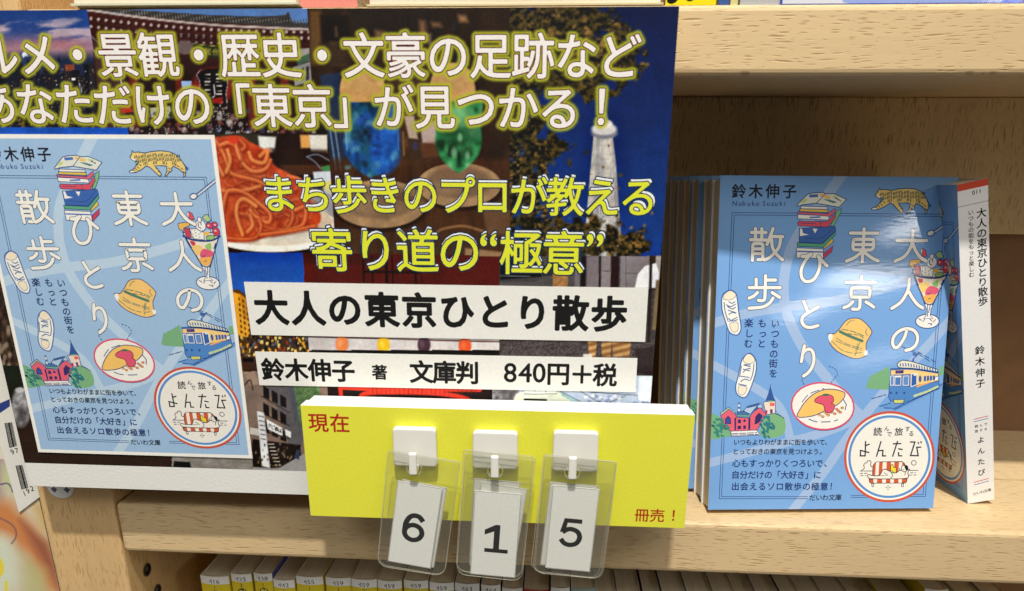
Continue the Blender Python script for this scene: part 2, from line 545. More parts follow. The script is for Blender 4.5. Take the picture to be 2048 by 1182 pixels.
class Canvas:
    def __init__(self, X, Y, base):
        self.X, self.Y = X, Y; self.C = np.ones(X.shape + (3,)) * np.array(base, float); self.M = None

    def _box(self, x0, y0, x1, y1):
        m = (self.X >= x0) & (self.X <= x1) & (self.Y >= y0) & (self.Y <= y1)
        if self.M is not None: m &= self.M > 0
        return np.nonzero(m)

    def put(self, idx, a, col):
        if self.M is not None: a = a * self.M[idx]
        col = np.asarray(col, float)
        self.C[idx] = self.C[idx] * (1 - a[:, None]) + col * a[:, None]

    def panel(self, quad):
        i = self._boxall(quad); d = sdf(self.X[i], self.Y[i], [quad])
        self.M = np.zeros(self.X.shape); self.M[i] = (d <= 0).astype(float)

    def _boxall(self, P, g=0):
        self.M = None; P = np.asarray(P); return self._box(P[:, 0].min() - g, P[:, 1].min() - g, P[:, 0].max() + g, P[:, 1].max() + g)

    def poly(self, P, col, soft=1.5, a=1.0, tex=None):
        P = np.asarray(P, float); g = soft
        i = self._box(P[:, 0].min() - g, P[:, 1].min() - g, P[:, 0].max() + g, P[:, 1].max() + g)
        if not len(i[0]): return
        k = np.clip(.5 - sdf(self.X[i], self.Y[i], [P]) / soft, 0, 1) * a
        self.put(i, k, col if tex is None else tex(self.X[i], self.Y[i]))

    def blob(self, c, rx, ry, col, soft=.3, a=1.0, rot=0.0, tex=None):
        g = max(rx, ry) * 1.5; i = self._box(c[0] - g, c[1] - g, c[0] + g, c[1] + g)
        if not len(i[0]): return
        dx, dy = self.X[i] - c[0], self.Y[i] - c[1]
        u, v = dx * math.cos(rot) + dy * math.sin(rot), -dx * math.sin(rot) + dy * math.cos(rot)
        r = np.sqrt((u / rx) ** 2 + (v / ry) ** 2)
        self.put(i, np.clip((1 + soft / 2 - r) / soft, 0, 1) * a, col if tex is None else tex(self.X[i], self.Y[i]))

    def line(self, P, w, col, soft=1.0, a=1.0, smooth=True, shade=None):
        P = catmull(P, 6) if smooth else np.asarray(P, float); g = w + soft
        i = self._box(P[:, 0].min() - g, P[:, 1].min() - g, P[:, 0].max() + g, P[:, 1].max() + g)
        if not len(i[0]): return
        d = np.full(len(i[0]), 1e9); x, y = self.X[i], self.Y[i]
        for (x0, y0), (x1, y1) in zip(P[:-1], P[1:]):
            ex, ey = x1 - x0, y1 - y0; l2 = ex * ex + ey * ey + 1e-9
            t = np.clip(((x - x0) * ex + (y - y0) * ey) / l2, 0, 1); d = np.minimum(d, (x - x0 - t * ex) ** 2 + (y - y0 - t * ey) ** 2)
        d = np.sqrt(d); k = np.clip((w / 2 + soft / 2 - d) / soft, 0, 1) * a
        c = np.asarray(col, float)
        if shade is not None: c = c[None] * (1 - (1 - shade) * np.clip(d / (w / 2), 0, 1)[:, None] ** 2)
        self.put(i, k, c)

    def tex(self, fn):
        """fn(x, y) -> (n, 3) over the current panel."""
        i = np.nonzero(self.M > 0); self.put(i, np.ones(len(i[0])), fn(self.X[i], self.Y[i]))

    def glow(self, loops, col, r0, r1, a):
        P = np.vstack(loops); g = r1
        i = self._box(P[:, 0].min() - g, P[:, 1].min() - g, P[:, 0].max() + g, P[:, 1].max() + g)
        if not len(i[0]): return
        d = sdf(self.X[i], self.Y[i], loops); k = np.clip((r1 - d) / (r1 - r0), 0, 1)
        self.put(i, (k * k * (3 - 2 * k)) * a, col)


def mixc(a, b, t):
    t = np.clip(np.atleast_1d(t), 0, 1)[:, None]; return np.asarray(a, float) * (1 - t) + np.asarray(b, float) * t


# ------------------------------------------------------------------ the blue paperback's cover picture
CV = homography([(1434, 361), (1897, 365), (1864, 1024), (1415, 1028)], [(0, 148), (105, 148), (105, 0), (0, 0)])
NAVY, INK = (38, 66, 122), (24, 28, 44)


def cover_art(pr, paper, road, white, soft=0):
    """Everything printed on the front cover, drawn in the picture units of CV; pr.map turns those into millimetres."""
    k = pr.scale                                          # 1 on the book, about 0.95 on the sign's print
    pr.raw()
    pr.up(); pr.mb.face([(*p, pr.z) for p in pr.rect], paper)
    for P, w in (([(1672, 358), (1612, 440), (1588, 475), (1571, 510), (1562, 550), (1560, 585), (1564, 620), (1576, 655), (1603, 705), (1643, 755), (1694, 815), (1722, 842)], 4.5),
                 ([(1905, 538), (1780, 575), (1665, 606), (1570, 618), (1480, 634), (1416, 654)], 4.2),
                 ([(1408, 935), (1554, 895), (1650, 868), (1720, 838)], 4.0),
                 ([(1580, 1034), (1645, 950), (1690, 882), (1760, 790), (1835, 708), (1900, 630)], 4.3),
                 ([(1405, 726), (1470, 760), (1535, 800), (1562, 832), (1578, 885)], 3.8)):
        pr.up(); pr.line(P, w * k, road)
    pr.up(); pr.base = pr.zg
    # double frame
    nv = NAVY
    pr.up()
    for P in (([(1614, 1005), (1437, 1005.3), (1457, 433.5), (1876, 437), (1848, 1000), (1700, 1002.5)]), ([(1614, 1000.8), (1441.5, 1001), (1461.5, 438.2), (1871.5, 441.5), (1843.5, 996), (1700, 998.4)])):
        pr.line(P, .26 * k, nv, smooth=False, caps=False)
    pr.reset(.003)
    # author
    A = lambda: pr.frame(1430, 360, 8.442)
    A(); pr.text("鈴木伸子", (337, 268), (1172, 272), 6.3 * k, INK, .022)
    pr.up()
    for ch, x in zip("NobukoSuzuki", (270, 360, 425, 505, 582, 645, 757, 825, 895, 955, 1035, 1095)):
        up = ch in "NSbk"
        pr.char(ch, np.array(pr.map(*pr.T((x, 470 if up else 485 if ch != "i" else 475)))), 2.9 * k, nv, .012)
    pr.reset(.003)
    # open book and pile of books
    c = A
    c()
    W1 = (222, 224, 210)
    pr.poly([(1300, 20 + 1182), (1742, 40 + 1182), (1742, 200 + 1182), (1300, 188 + 1182)], white, edge=nv)
    pr.poly([(1310, 1250), (1735, 1262), (1735, 1285), (1310, 1275)], (80, 110, 180))
    pr.poly([(1752, 1290), (1905, 1165), (1880, 1270), (1748, 1390)], (196, 62, 92), edge=nv)
    pr.poly([(1750, 1180), (1890, 1040), (1905, 1110), (1752, 1225)], (222, 190, 80), edge=nv)
    pr.poly([(1310, 1118), (1720, 1140), (1935, 940), (1935, 990), (1742, 1195), (1310, 1178)], (88, 165, 120), edge=nv)
    pr.poly([(1340, 880), (1560, 870), (1930, 850), (1940, 925), (1722, 1125), (1340, 1112)], (58, 100, 172), edge=nv)
    pr.poly([(1352, 885), (1385, 885), (1400, 960), (1500, 985), (1352, 1010)], white)
    pr.poly([(1560, 885), (1640, 890), (1600, 965)], white); pr.line([(1420, 1040), (1700, 1045), (1900, 880)], .22 * k, nv)
    pr.poly([(1850, 845), (1890, 760), (1955, 590), (2030, 545), (2005, 650), (1905, 835)], (126, 186, 120), edge=nv)
    pr.poly([(1330, 762), (1800, 768), (1930, 640), (1935, 700), (1810, 860), (1330, 842), (1308, 800)], (216, 78, 92), edge=nv)
    pr.dashes([(1370, 798), (1600, 802)], .35 * k, nv, .9, .5); pr.line([(1690, 770), (1690, 850)], .3 * k, nv)
    pr.poly([(1310, 650), (1820, 680), (1825, 745), (1310, 722)], white, edge=nv)
    pr.poly([(1500, 690), (1680, 680), (1690, 710), (1510, 715)], (90, 120, 190))
    pr.poly([(1305, 610), (1800, 640), (1930, 545), (1930, 600), (1850, 685), (1310, 642)], (220, 98, 118), edge=nv)
    pr.poly([(1345, 560), (1805, 570), (1805, 622), (1335, 602)], (222, 190, 80), edge=nv)
    pr.poly([(1370, 515), (1800, 530), (1800, 568), (1350, 558)], white, edge=nv)
    pr.poly([(1295, 495), (1470, 320), (1570, 298), (1720, 290), (1765, 315), (1900, 310), (2108, 405), (1985, 535), (1880, 515), (1610, 470), (1400, 490), (1300, 518)], W1, edge=nv, ew=.35 * k)
    pr.poly([(1490, 330), (1640, 318), (1640, 365), (1500, 375)], (70, 105, 180)); pr.poly([(1670, 312), (1760, 320), (1720, 365), (1670, 355)], (236, 190, 110))
    pr.poly([(1345, 470), (1410, 400), (1470, 400), (1430, 450)], (190, 208, 120)); pr.poly([(1755, 340), (1850, 350), (1830, 400), (1740, 385)], (236, 190, 110))
    pr.poly([(1720, 400), (1830, 410), (1960, 450), (1890, 470)], (84, 130, 130)); pr.poly([(1880, 340), (1980, 370), (1950, 400), (1890, 380)], (190, 208, 130))
    pr.line([(1765, 315), (1610, 470)], .3 * k, nv); pr.dashes([(1930, 385), (2010, 430)], .5 * k, nv, .6, .6)
    pr.reset(.003)
    # walking tiger
    pr.frame(1660, 360, 8.442)
    tg = (234, 202, 120)
    pr.poly([(1450, 340), (1490, 400), (1530, 470), (1560, 500), (1540, 540), (1500, 500), (1470, 430)], (52, 96, 160), smooth=True)
    pr.poly([(700, 218), (715, 245), (800, 242), (900, 258), (1000, 236), (1150, 222), (1280, 234), (1370, 266), (1440, 325), (1480, 400), (1515, 480), (1510, 560), (1480, 640), (1455, 650), (1470, 580), (1400, 515),
             (1320, 470), (1290, 500), (1285, 545), (1230, 575), (1180, 632), (1155, 625), (1200, 560), (1215, 475), (1150, 462), (1015, 465), (1060, 520), (1105, 600), (1080, 632), (1050, 620), (1000, 560), (935, 490),
             (880, 465), (800, 522), (690, 572), (590, 577), (583, 552), (640, 532), (700, 480), (770, 400), (715, 390), (650, 352), (642, 318), (672, 285), (690, 250)], tg, edge=(38, 78, 112), ew=.42 * k)
    pr.poly([(660, 335), (750, 360), (715, 388), (655, 352)], white); pr.poly([(590, 552), (650, 545), (690, 560), (600, 574)], white)
    st = (52, 70, 58)
    for x in range(720, 1450, 26):
        y0 = 262 + (abs(x - 1150) / 300) ** 2 * 18; n = int(2 + 2 * math.sin(x * .02) ** 2)
        for j in range(n):
            a = y0 + j * 62 + (x * 37 % 23)
            if a < 430: pr.line([(x + (x * 13 % 11), a), (x - 6 + (x * 7 % 9), min(a + 42, 448))], .36 * k, st, smooth=False)
    for x, y in ((770, 440), (730, 480), (690, 510), (650, 530), (1030, 500), (1060, 550), (1240, 500), (1225, 545), (1340, 440), (1390, 460), (1440, 500), (1470, 560)):
        pr.line([(x, y), (x + 28, y + 22)], .36 * k, st, smooth=False)
    pr.reset(.003)
    # spoon
    pr.line([(1610, 952), (1975, 697)], 1.5 * k, nv); pr.ellipse((1562, 962), 64, 46, (220, 222, 222), edge=nv, ew=.45 * k, rot=-.4)
    pr.line([(1640, 935), (1970, 700)], .7 * k, (205, 215, 226)); pr.ellipse((1556, 962), 36, 24, white, rot=-.4)
    pr.reset(.003)
    # parfait
    pr.frame(1660, 500, 8.442)
    rd, gr, yl, pk = (206, 62, 78), (150, 192, 110), (232, 184, 84), (220, 92, 120)
    pr.ellipse((1545, 1245), 195, 118, white, edge=nv, ew=.4 * k)
    pr.poly([(1480, 930), (1650, 930), (1600, 1040), (1590, 1150), (1640, 1200), (1480, 1200), (1520, 1150), (1525, 1040)], white, edge=nv, ew=.3 * k)
    for P in (((1400, 1200), (1450, 1230)), ((1500, 1210), (1470, 1250)), ((1580, 1200), (1620, 1240)), ((1680, 1215), (1640, 1260)), ((1560, 1280), (1620, 1290), (1600, 1310)), ((1540, 960), (1545, 1160)), ((1590, 960), (1560, 1100))):
        pr.line(P, .35 * k, nv)
    pr.poly([(1275, 380), (1885, 385), (1640, 945), (1570, 970), (1500, 945)], (232, 222, 206), edge=nv, ew=.5 * k)
    pr.poly([(1220, 235), (1300, 215), (1395, 212), (1420, 262), (1300, 312), (1290, 368), (1225, 322)], yl, edge=nv)
    pr.poly([(1400, 62), (1440, 30), (1488, 62), (1512, 165), (1440, 172)], (216, 80, 90), edge=nv); pr.poly([(1402, 62), (1430, 40), (1420, 120)], white)
    pr.poly([(1640, 130), (1690, 85), (1740, 78), (1782, 180), (1705, 205)], (176, 202, 140), edge=nv)
    pr.poly([(1310, 310), (1395, 305), (1405, 475), (1322, 462)], rd, edge=nv); pr.poly([(1400, 312), (1520, 318), (1625, 380), (1612, 505), (1430, 485)], white, edge=nv)
    for x, y in ((1435, 335), (1480, 345), (1490, 385), (1445, 405), (1485, 435), (1545, 405), (1575, 380), (1545, 460), (1440, 460)): pr.ellipse((x, y), 9, 9, INK, n=8)
    pr.ellipse((1592, 260), 86, 96, white, edge=nv); pr.ellipse((1590, 165), 34, 44, white, edge=nv); pr.line([(1560, 220), (1555, 280), (1590, 310)], .4 * k, nv); pr.line([(1600, 210), (1605, 250)], .4 * k, nv)
    pr.ellipse((1830, 245), 46, 46, rd, edge=nv); pr.ellipse((1738, 265), 56, 54, rd, edge=nv); pr.ellipse((1830, 365), 60, 74, rd, edge=nv)
    for x, y in ((1722, 262), (1830, 250), (1822, 350)): pr.ellipse((x, y), 20, 14, (240, 190, 200))
    pr.poly([(1622, 370), (1720, 360), (1700, 430), (1625, 430)], yl); pr.poly([(1650, 450), (1740, 420), (1800, 440), (1765, 505), (1650, 505)], gr, edge=nv)
    pr.line([(1275, 440), (1380, 495), (1560, 522), (1740, 510), (1885, 440)], .75 * k, nv)
    pr.poly([(1370, 525), (1450, 540), (1440, 605), (1400, 610)], rd, True); pr.poly([(1385, 625), (1500, 590), (1570, 640), (1520, 730), (1430, 765)], (236, 200, 120), True)
    pr.poly([(1500, 740), (1580, 655), (1720, 705), (1680, 790), (1520, 825)], pk, True); pr.poly([(1605, 610), (1705, 555), (1700, 660), (1650, 672)], gr, True)
    pr.poly([(1455, 830), (1680, 800), (1640, 925), (1520, 930)], (238, 176, 88), True)
    pr.line([(1280, 380), (1330, 560), (1420, 760), (1500, 955)], .5 * k, nv); pr.line([(1885, 390), (1730, 740), (1620, 970)], .5 * k, nv); pr.dashes([(1790, 560), (1730, 690)], .5 * k, nv, 2.2, 1.5)
    pr.line([(1530, 770), (1560, 790), (1580, 760)], .3 * k, nv); pr.line([(1550, 870), (1590, 860)], .3 * k, nv)
    pr.reset(.003)
    # bucket hat
    pr.frame(1660, 640, 8.442)
    tl = (84, 124, 104)
    pr.poly([(-98, 290), (-60, 268), (10, 270), (100, 180), (180, 70), (270, 18), (400, 14), (480, 58), (560, 135), (628, 235), (600, 315), (545, 420), (540, 530), (562, 620), (500, 662), (400, 690), (280, 672), (100, 592), (0, 515), (-65, 425)], (242, 196, 116), True, edge=NAVY, ew=.36 * k)
    pr.poly([(-92, 290), (-40, 275), (-20, 330), (-40, 380), (-60, 420), (-92, 350)], white, True)
    pr.poly([(505, 560), (562, 560), (560, 625), (520, 630)], white, True)
    pr.line([(100, 235), (210, 290), (340, 345), (470, 395)], 1.3 * k, tl); pr.dashes([(130, 195), (330, 240), (520, 320)], .4 * k, tl, 3, .8); pr.dashes([(230, 270), (420, 300), (500, 350)], .4 * k, tl, 2, .8)
    for P in (((40, 340), (200, 440), (470, 520)), ((30, 390), (220, 470), (460, 550)), ((-40, 390), (140, 550), (310, 600)), ((430, 420), (360, 640)), ((400, 440), (350, 620)), ((540, 190), (525, 250), (560, 310)), ((200, 140), (260, 60), (330, 45)), ((380, 600), (470, 590))):
        pr.dashes(P, .32 * k, tl, 3.4, .7)
    pr.reset(.003)
    # tram with its bushes, wires and rails
    pr.poly([(545, 1180), (620, 980), (780, 900), (930, 815), (945, 1180), (930, 1215), (640, 1205)], (120, 172, 126)); pr.poly([(1760, 830), (1830, 810), (1835, 960), (1760, 980)], (120, 172, 126))
    for P in (((1130, 490), (1420, 590), (1690, 745)), ((1280, 560), (1460, 640), (1620, 750))): pr.dashes(P, .35 * k, nv, 2.6, 1.2)
    bl, lb = (48, 96, 168), (78, 132, 196)
    pr.poly([(785, 1495), (960, 1435), (1200, 1440), (1820, 1110), (1826, 1180), (1300, 1450), (1060, 1560)], (104, 150, 206))
    for P in (((785, 1500), (960, 1440)), ((1040, 1555), (1240, 1445), (1815, 1118)), ((1010, 1545), (1190, 1450)), ((860, 1525), (1000, 1530))): pr.dashes(P, .5 * k, bl, 3.5, .6)
    pr.dashes([(650, 1370), (880, 1302)], .4 * k, nv, 2.2, .6)
    pr.poly([(938, 1120), (1300, 1130), (1760, 1040), (1770, 1170), (1310, 1400), (1215, 1430), (960, 1410), (930, 1340)], lb, edge=nv)
    pr.poly([(960, 872), (1290, 850), (1750, 935), (1765, 1070), (1300, 1160), (938, 1130)], (242, 204, 132), edge=nv)
    pr.poly([(945, 965), (1290, 950), (1290, 1160), (935, 1150)], bl)
    for a, b in ((955, 1010), (1030, 1130), (1165, 1260)): pr.poly([(a, 985), (b, 980), (b, 1140), (a, 1142)], (96, 140, 196) if a != 1030 else (76, 120, 184), edge=white, ew=.3 * k)
    pr.poly([(1035, 985), (1130, 980), (1130, 1005), (1035, 1008)], white)
    pr.poly([(1300, 950), (1395, 940), (1395, 1130), (1300, 1165)], bl, edge=white, ew=.35 * k); pr.poly([(1340, 955), (1385, 950), (1385, 975), (1340, 980)], white)
    pr.ellipse((1448, 1032), 24, 58, bl)
    for x in (1510, 1560, 1610, 1660): pr.poly([(x, 985 - (x - 1510) * .05), (x + 38, 982 - (x - 1510) * .05), (x + 38, 1065 - (x - 1510) * .15), (x, 1080 - (x - 1510) * .15)], bl)
    pr.poly([(1390, 1150), (1620, 1075), (1610, 1100), (1395, 1180)], (240, 170, 96)); pr.poly([(1690, 1010), (1755, 980), (1755, 1050), (1690, 1080)], white, edge=nv)
    pr.poly([(1060, 790), (1080, 750), (1150, 716), (1290, 735), (1725, 868), (1745, 925), (1300, 862), (1080, 840)], (226, 222, 196), edge=nv, ew=.4 * k)
    for i in range(14): pr.line([(1110 + i * 45, 775 + max(0, i - 3) * 9), (1118 + i * 45, 815 + max(0, i - 3) * 9)], .5 * k, bl, smooth=False)
    pr.line([(960, 870), (1300, 862), (1740, 925)], .9 * k, bl)
    pr.poly([(1035, 890), (1170, 884), (1170, 938), (1035, 944)], (40, 56, 120)); pr.ellipse((1085, 912), 30, 20, (110, 60, 130))
    pr.line([(1310, 735), (1330, 690), (1385, 640)], .5 * k, bl); pr.line([(1335, 738), (1330, 690)], .4 * k, bl); pr.line([(1320, 610), (1380, 612), (1430, 590)], .7 * k, bl); pr.line([(1330, 640), (1400, 620)], .6 * k, bl)
    for x in (965, 1060, 1190): pr.ellipse((x, 1270), 17, 20, (36, 70, 140))
    pr.poly([(1010, 1385), (1190, 1380), (1180, 1440), (1030, 1450)], (206, 206, 120), edge=nv)
    pr.dashes([(1360, 1320), (1560, 1250), (1740, 1165)], 1.1 * k, (190, 206, 160), 1.4, .8); pr.line([(1330, 1390), (1760, 1190)], .6 * k, nv)
    pr.reset(.003)
    # omelette on its plate
    pr.raw()
    pr.ellipse((1640.5, 818.5), 63, 48.5, nv, rot=.1); pr.ellipse((1640.3, 817.3), 62, 47, white, edge=(214, 82, 110), ew=.75 * k, rot=.1)
    pr.frame(1410, 770, 8.442)
    pr.poly([(1522, 570), (1545, 490), (1640, 340), (1780, 200), (1960, 120), (2100, 112), (2230, 135), (2310, 180), (2290, 270), (2180, 380), (2040, 440), (1920, 510), (1780, 565), (1600, 590)], (242, 194, 106), True, edge=nv, ew=.4 * k)
    for x, y in [(1900 + 33 * i + (i * 17 % 20), 520 + 40 * math.sin(i * 2.1) - i * 8 + 30) for i in range(12)]: pr.ellipse((x, y), 26, 20, ((232, 160, 90), (238, 190, 110), (226, 140, 84))[int(x) % 3], edge=(120, 90, 70), ew=.18 * k, n=10)
    pr.poly([(1815, 285), (1900, 225), (2030, 205), (2110, 235), (2122, 320), (2090, 345), (2140, 380), (2130, 460), (2060, 515), (1985, 480), (1955, 380), (1830, 335)], (220, 86, 112), True, edge=(120, 40, 80), ew=.35 * k)
    pr.poly([(1930, 205), (1990, 185), (2060, 200), (2020, 222), (1960, 225)], (60, 110, 90), True)
    pr.dashes([(1720, 620), (1850, 665), (2100, 660), (2200, 630)], .4 * k, nv, 4, 2); pr.dashes([(2290, 290), (2340, 370), (2320, 460)], .4 * k, nv, 8, 1); pr.dashes([(1600, 330), (1720, 190), (1960, 100)], .35 * k, nv, 4, 1.5)
    pr.dashes([(1625, 30), (1590, -50), (1640, -100), (1610, -170)], .35 * k, nv, .8, .8); pr.dashes([(2080, 0), (2120, -60), (2180, -140), (2140, -230), (2030, -280)], .35 * k, nv, .6, .8)
    pr.reset(.003)
    # brick church, trees
    for c2, n2, sd in (((150, 760), 9, 3), ((1150, 720), 0, 5)):
        if n2: pr.poly([(85, 560), (150, 545), (235, 600), (270, 760), (400, 820), (400, 910), (300, 930), (80, 945)], (118, 172, 128), True)
        else: pr.poly([(960, 640), (1060, 540), (1180, 520), (1300, 610), (1330, 740), (1300, 870), (1180, 930), (1000, 940), (900, 850)], (124, 176, 126), True)
    rk = (224, 98, 116)
    pr.poly([(245, 555), (375, 440), (480, 520), (505, 590), (725, 600), (760, 520), (900, 415), (1005, 540), (905, 700), (860, 805), (420, 832), (255, 740)], rk, edge=NAVY, ew=.3 * k)
    pr.poly([(230, 520), (375, 415), (495, 520), (470, 525), (375, 450), (250, 555)], (170, 200, 170), edge=nv)
    pr.poly([(520, 490), (690, 490), (725, 580), (505, 578)], (70, 112, 160), edge=nv); pr.line([(515, 565), (720, 568)], .6 * k, (110, 170, 130))
    pr.poly([(620, 480), (690, 400), (900, 345), (950, 430), (860, 430), (745, 540)], (176, 198, 220), edge=nv); pr.line([(690, 420), (880, 370)], .8 * k, (60, 96, 150)); pr.line([(760, 520), (850, 410)], .8 * k, (60, 96, 150))
    pr.poly([(950, 330), (1150, 310), (1155, 520), (1000, 545)], (232, 214, 200), edge=nv); pr.poly([(1060, 345), (1135, 340), (1140, 395), (1065, 400)], (230, 100, 84))
    pr.poly([(1040, 285), (1110, 280), (1110, 330), (1040, 335)], (150, 190, 110)); pr.poly([(985, 470), (1020, 465), (1022, 530), (990, 535)], (170, 50, 90)); pr.poly([(1065, 455), (1105, 450), (1110, 520), (1070, 525)], (110, 50, 110))
    pr.poly([(1065, 55), (1025, 205), (985, 312), (1150, 305), (1110, 205)], (52, 88, 154)); pr.line([(1066, 40), (1066, 120)], .3 * k, nv)
    pr.poly([(530, 340), (566, 340), (568, 492), (524, 492)], (62, 98, 158)); pr.dashes([(546, 380), (546, 490)], .7 * k, white, .6, 1.4)
    wn = (58, 44, 104)
    for P in (((312, 702), (318, 612), (365, 562), (410, 612), (416, 706)), ((808, 712), (820, 580), (880, 508), (940, 560), (920, 650), (850, 700)), ((525, 690), (528, 640), (555, 618), (582, 640), (582, 690)), ((610, 650), (640, 620), (670, 650), (640, 675)), ((525, 735), (582, 732), (582, 790), (525, 795)), ((620, 730), (665, 728), (665, 785), (620, 790)), ((470, 600), (500, 600), (500, 810), (475, 812)), ((705, 605), (738, 600), (738, 800), (705, 805)), ((262, 650), (285, 650), (285, 690), (262, 690))):
        pr.poly(P, wn)
    pr.poly([(330, 690), (335, 620), (365, 590), (395, 620), (398, 690)], (50, 84, 156)); pr.poly([(260, 738), (325, 735), (310, 770)], (90, 40, 70))
    pr.poly([(410, 828), (845, 808), (905, 890), (420, 918)], white, edge=nv); pr.dashes([(425, 870), (850, 852)], .35 * k, nv, 3, .6); pr.dashes([(425, 895), (870, 880)], .35 * k, nv, 3, .6)
    rr = random.Random(5)
    for _ in range(34):
        a, r = rr.uniform(0, 6.3), rr.uniform(0, 1) ** .5
        pr.line([(1000 + 130 * r * math.cos(a), 740 + 180 * r * math.sin(a)), (1020 + 130 * r * math.cos(a), 765 + 180 * r * math.sin(a))], .9 * k, (50, 122, 130), smooth=False)
        pr.line([(200 + 150 * (r * math.cos(a) + .1), 760 + 150 * r * math.sin(a)), (225 + 150 * (r * math.cos(a) + .1), 775 + 150 * r * math.sin(a))], .9 * k, (58, 130, 120), smooth=False)
    pr.dashes([(1165, 530), (1220, 550), (1300, 605)], .4 * k, nv, 3, .6)
    pr.reset(.003)
    # canvas shoes
    def shoe(P, cap, heel, laces):
        pr.poly(P, (240, 238, 226), True, edge=(66, 96, 158), ew=.5 * k); pr.poly(cap, (240, 226, 198), True, edge=(66, 96, 158), ew=.22 * k); pr.poly(heel, (240, 226, 198), True, edge=(66, 96, 158), ew=.22 * k)
        for L in laces: pr.line(L, .42 * k, (66, 96, 158))
    pr.frame(1430, 500, 8.442)
    shoe([(205, 728), (300, 775), (330, 880), (352, 1060), (385, 1250), (395, 1380), (345, 1470), (275, 1470), (200, 1420), (140, 1260), (85, 1080), (70, 900), (100, 790)], [(205, 735), (295, 780), (300, 830), (240, 880), (170, 890), (100, 870), (110, 800)],
         [(210, 1290), (330, 1260), (350, 1380), (300, 1430), (240, 1400)], [((190, 920), (240, 945), (290, 920)), ((150, 970), (220, 1000), (300, 960)), ((170, 1000), (250, 1040), (300, 1010)), ((180, 1060), (300, 1100)), ((190, 1130), (250, 1100), (310, 1110)), ((190, 1200), (250, 1240), (340, 1220)), ((200, 1250), (330, 1180)), ((110, 930), (130, 1080), (180, 1240))])
    pr.frame(1430, 640, 8.442)
    shoe([(530, 603), (605, 645), (655, 745), (655, 900), (620, 1040), (560, 1215), (500, 1330), (430, 1350), (340, 1290), (318, 1160), (355, 1000), (385, 850), (425, 700)], [(530, 610), (600, 650), (635, 730), (580, 770), (510, 775), (440, 730), (470, 650)],
         [(380, 1150), (500, 1180), (480, 1270), (420, 1310), (360, 1260)], [((450, 800), (560, 830)), ((470, 790), (560, 800)), ((440, 870), (550, 900)), ((440, 920), (500, 870), (560, 860)), ((400, 990), (540, 1010)), ((400, 1080), (470, 1040), (540, 1060)), ((360, 1120), (500, 1150)), ((620, 780), (600, 950), (560, 1060)), ((410, 820), (380, 1000))])
    # big title in round strokes
    T = []
    pr.frame(1430, 360, 8.442)
    T += [(L, pr.pts(L)) for L in ([(550, 948), (790, 950)], [(617, 885), (617, 1065)], [(722, 885), (722, 1065)], [(535, 1070), (805, 1075)], [(572, 1412), (575, 1180), (592, 1140), (640, 1134), (700, 1134), (735, 1150), (742, 1200), (742, 1360), (725, 1395), (665, 1398)],
                             [(590, 1222), (735, 1222)], [(590, 1300), (735, 1300)], [(905, 885), (872, 985), (822, 1120), (810, 1148)], [(895, 1015), (1068, 1020)], [(1035, 1030), (1012, 1180), (950, 1270), (860, 1360), (770, 1405)], [(885, 1070), (900, 1190), (955, 1295), (1070, 1402)])]
    pr.frame(1430, 500, 8.442)
    T += [(L, pr.pts(L)) for L in ([(800, 557), (958, 557)], [(638, 542), (640, 675)], [(525, 683), (1038, 683)], [(793, 485), (790, 680), (785, 850), (770, 890), (735, 902), (680, 895)], [(662, 765), (600, 825), (525, 858)], [(905, 765), (1030, 845)], [(922, 858), (860, 945), (740, 1008), (525, 1027)],
                             [(1390, 165), (1455, 160), (1540, 125)], [(1540, 125), (1450, 230), (1385, 370), (1385, 490), (1430, 565), (1500, 582), (1590, 545), (1660, 430), (1688, 300), (1678, 210), (1662, 165)], [(1662, 165), (1725, 240), (1806, 320)],
                             [(1430, 912), (1500, 1085)], [(1675, 1005), (1545, 1080), (1430, 1160), (1405, 1235), (1430, 1300), (1490, 1342), (1570, 1347), (1672, 1317)])]
    pr.frame(1430, 640, 8.442)
    T += [(L, pr.pts(L)) for L in ([(1455, 475), (1430, 590), (1408, 742)], [(1425, 610), (1470, 555), (1540, 532), (1595, 580), (1616, 700), (1592, 820), (1532, 920), (1450, 985)])]
    pr.frame(1660, 360, 8.442)
    T += [(L, pr.pts(L)) for L in ([(240, 960), (690, 963)], [(463, 890), (455, 1180), (442, 1437)], [(330, 1065), (585, 1065), (620, 1085), (626, 1130), (620, 1200), (590, 1235), (540, 1240), (350, 1238), (300, 1228), (286, 1190), (288, 1120), (300, 1078), (345, 1065)], [(300, 1150), (615, 1150)],
                             [(415, 1290), (310, 1368), (185, 1422)], [(490, 1290), (600, 1370), (706, 1420)], [(1010, 1085), (1500, 1085)], [(1268, 915), (1262, 1090), (1230, 1210), (1140, 1345), (985, 1427)], [(1266, 1120), (1310, 1232), (1390, 1352), (1500, 1424)])]
    pr.frame(1660, 500, 8.442)
    T += [(L, pr.pts(L)) for L in ([(435, 500), (435, 590)], [(185, 595), (670, 597)], [(310, 690), (550, 690), (576, 705), (582, 760), (570, 825), (540, 840), (310, 840), (278, 825), (270, 765), (280, 705), (312, 690)], [(420, 850), (420, 985), (405, 1030), (370, 1045), (300, 1040)], [(302, 920), (232, 985), (157, 1015)], [(520, 922), (602, 972), (650, 1008)],
                             [(1225, 540), (1218, 690), (1160, 830), (1080, 940), (950, 1030)], [(1225, 750), (1290, 860), (1375, 965), (1460, 1022)])]
    pr.frame(1660, 640, 8.442)
    T += [(L, pr.pts(L)) for L in ([(1205, 215), (1172, 330), (1105, 445), (1045, 505), (992, 480), (975, 400), (1002, 308), (1085, 225), (1205, 186), (1315, 212), (1378, 290), (1387, 380), (1352, 470), (1282, 528), (1198, 550)],)]
    pr.reset(.055)
    pr.CYC = 60
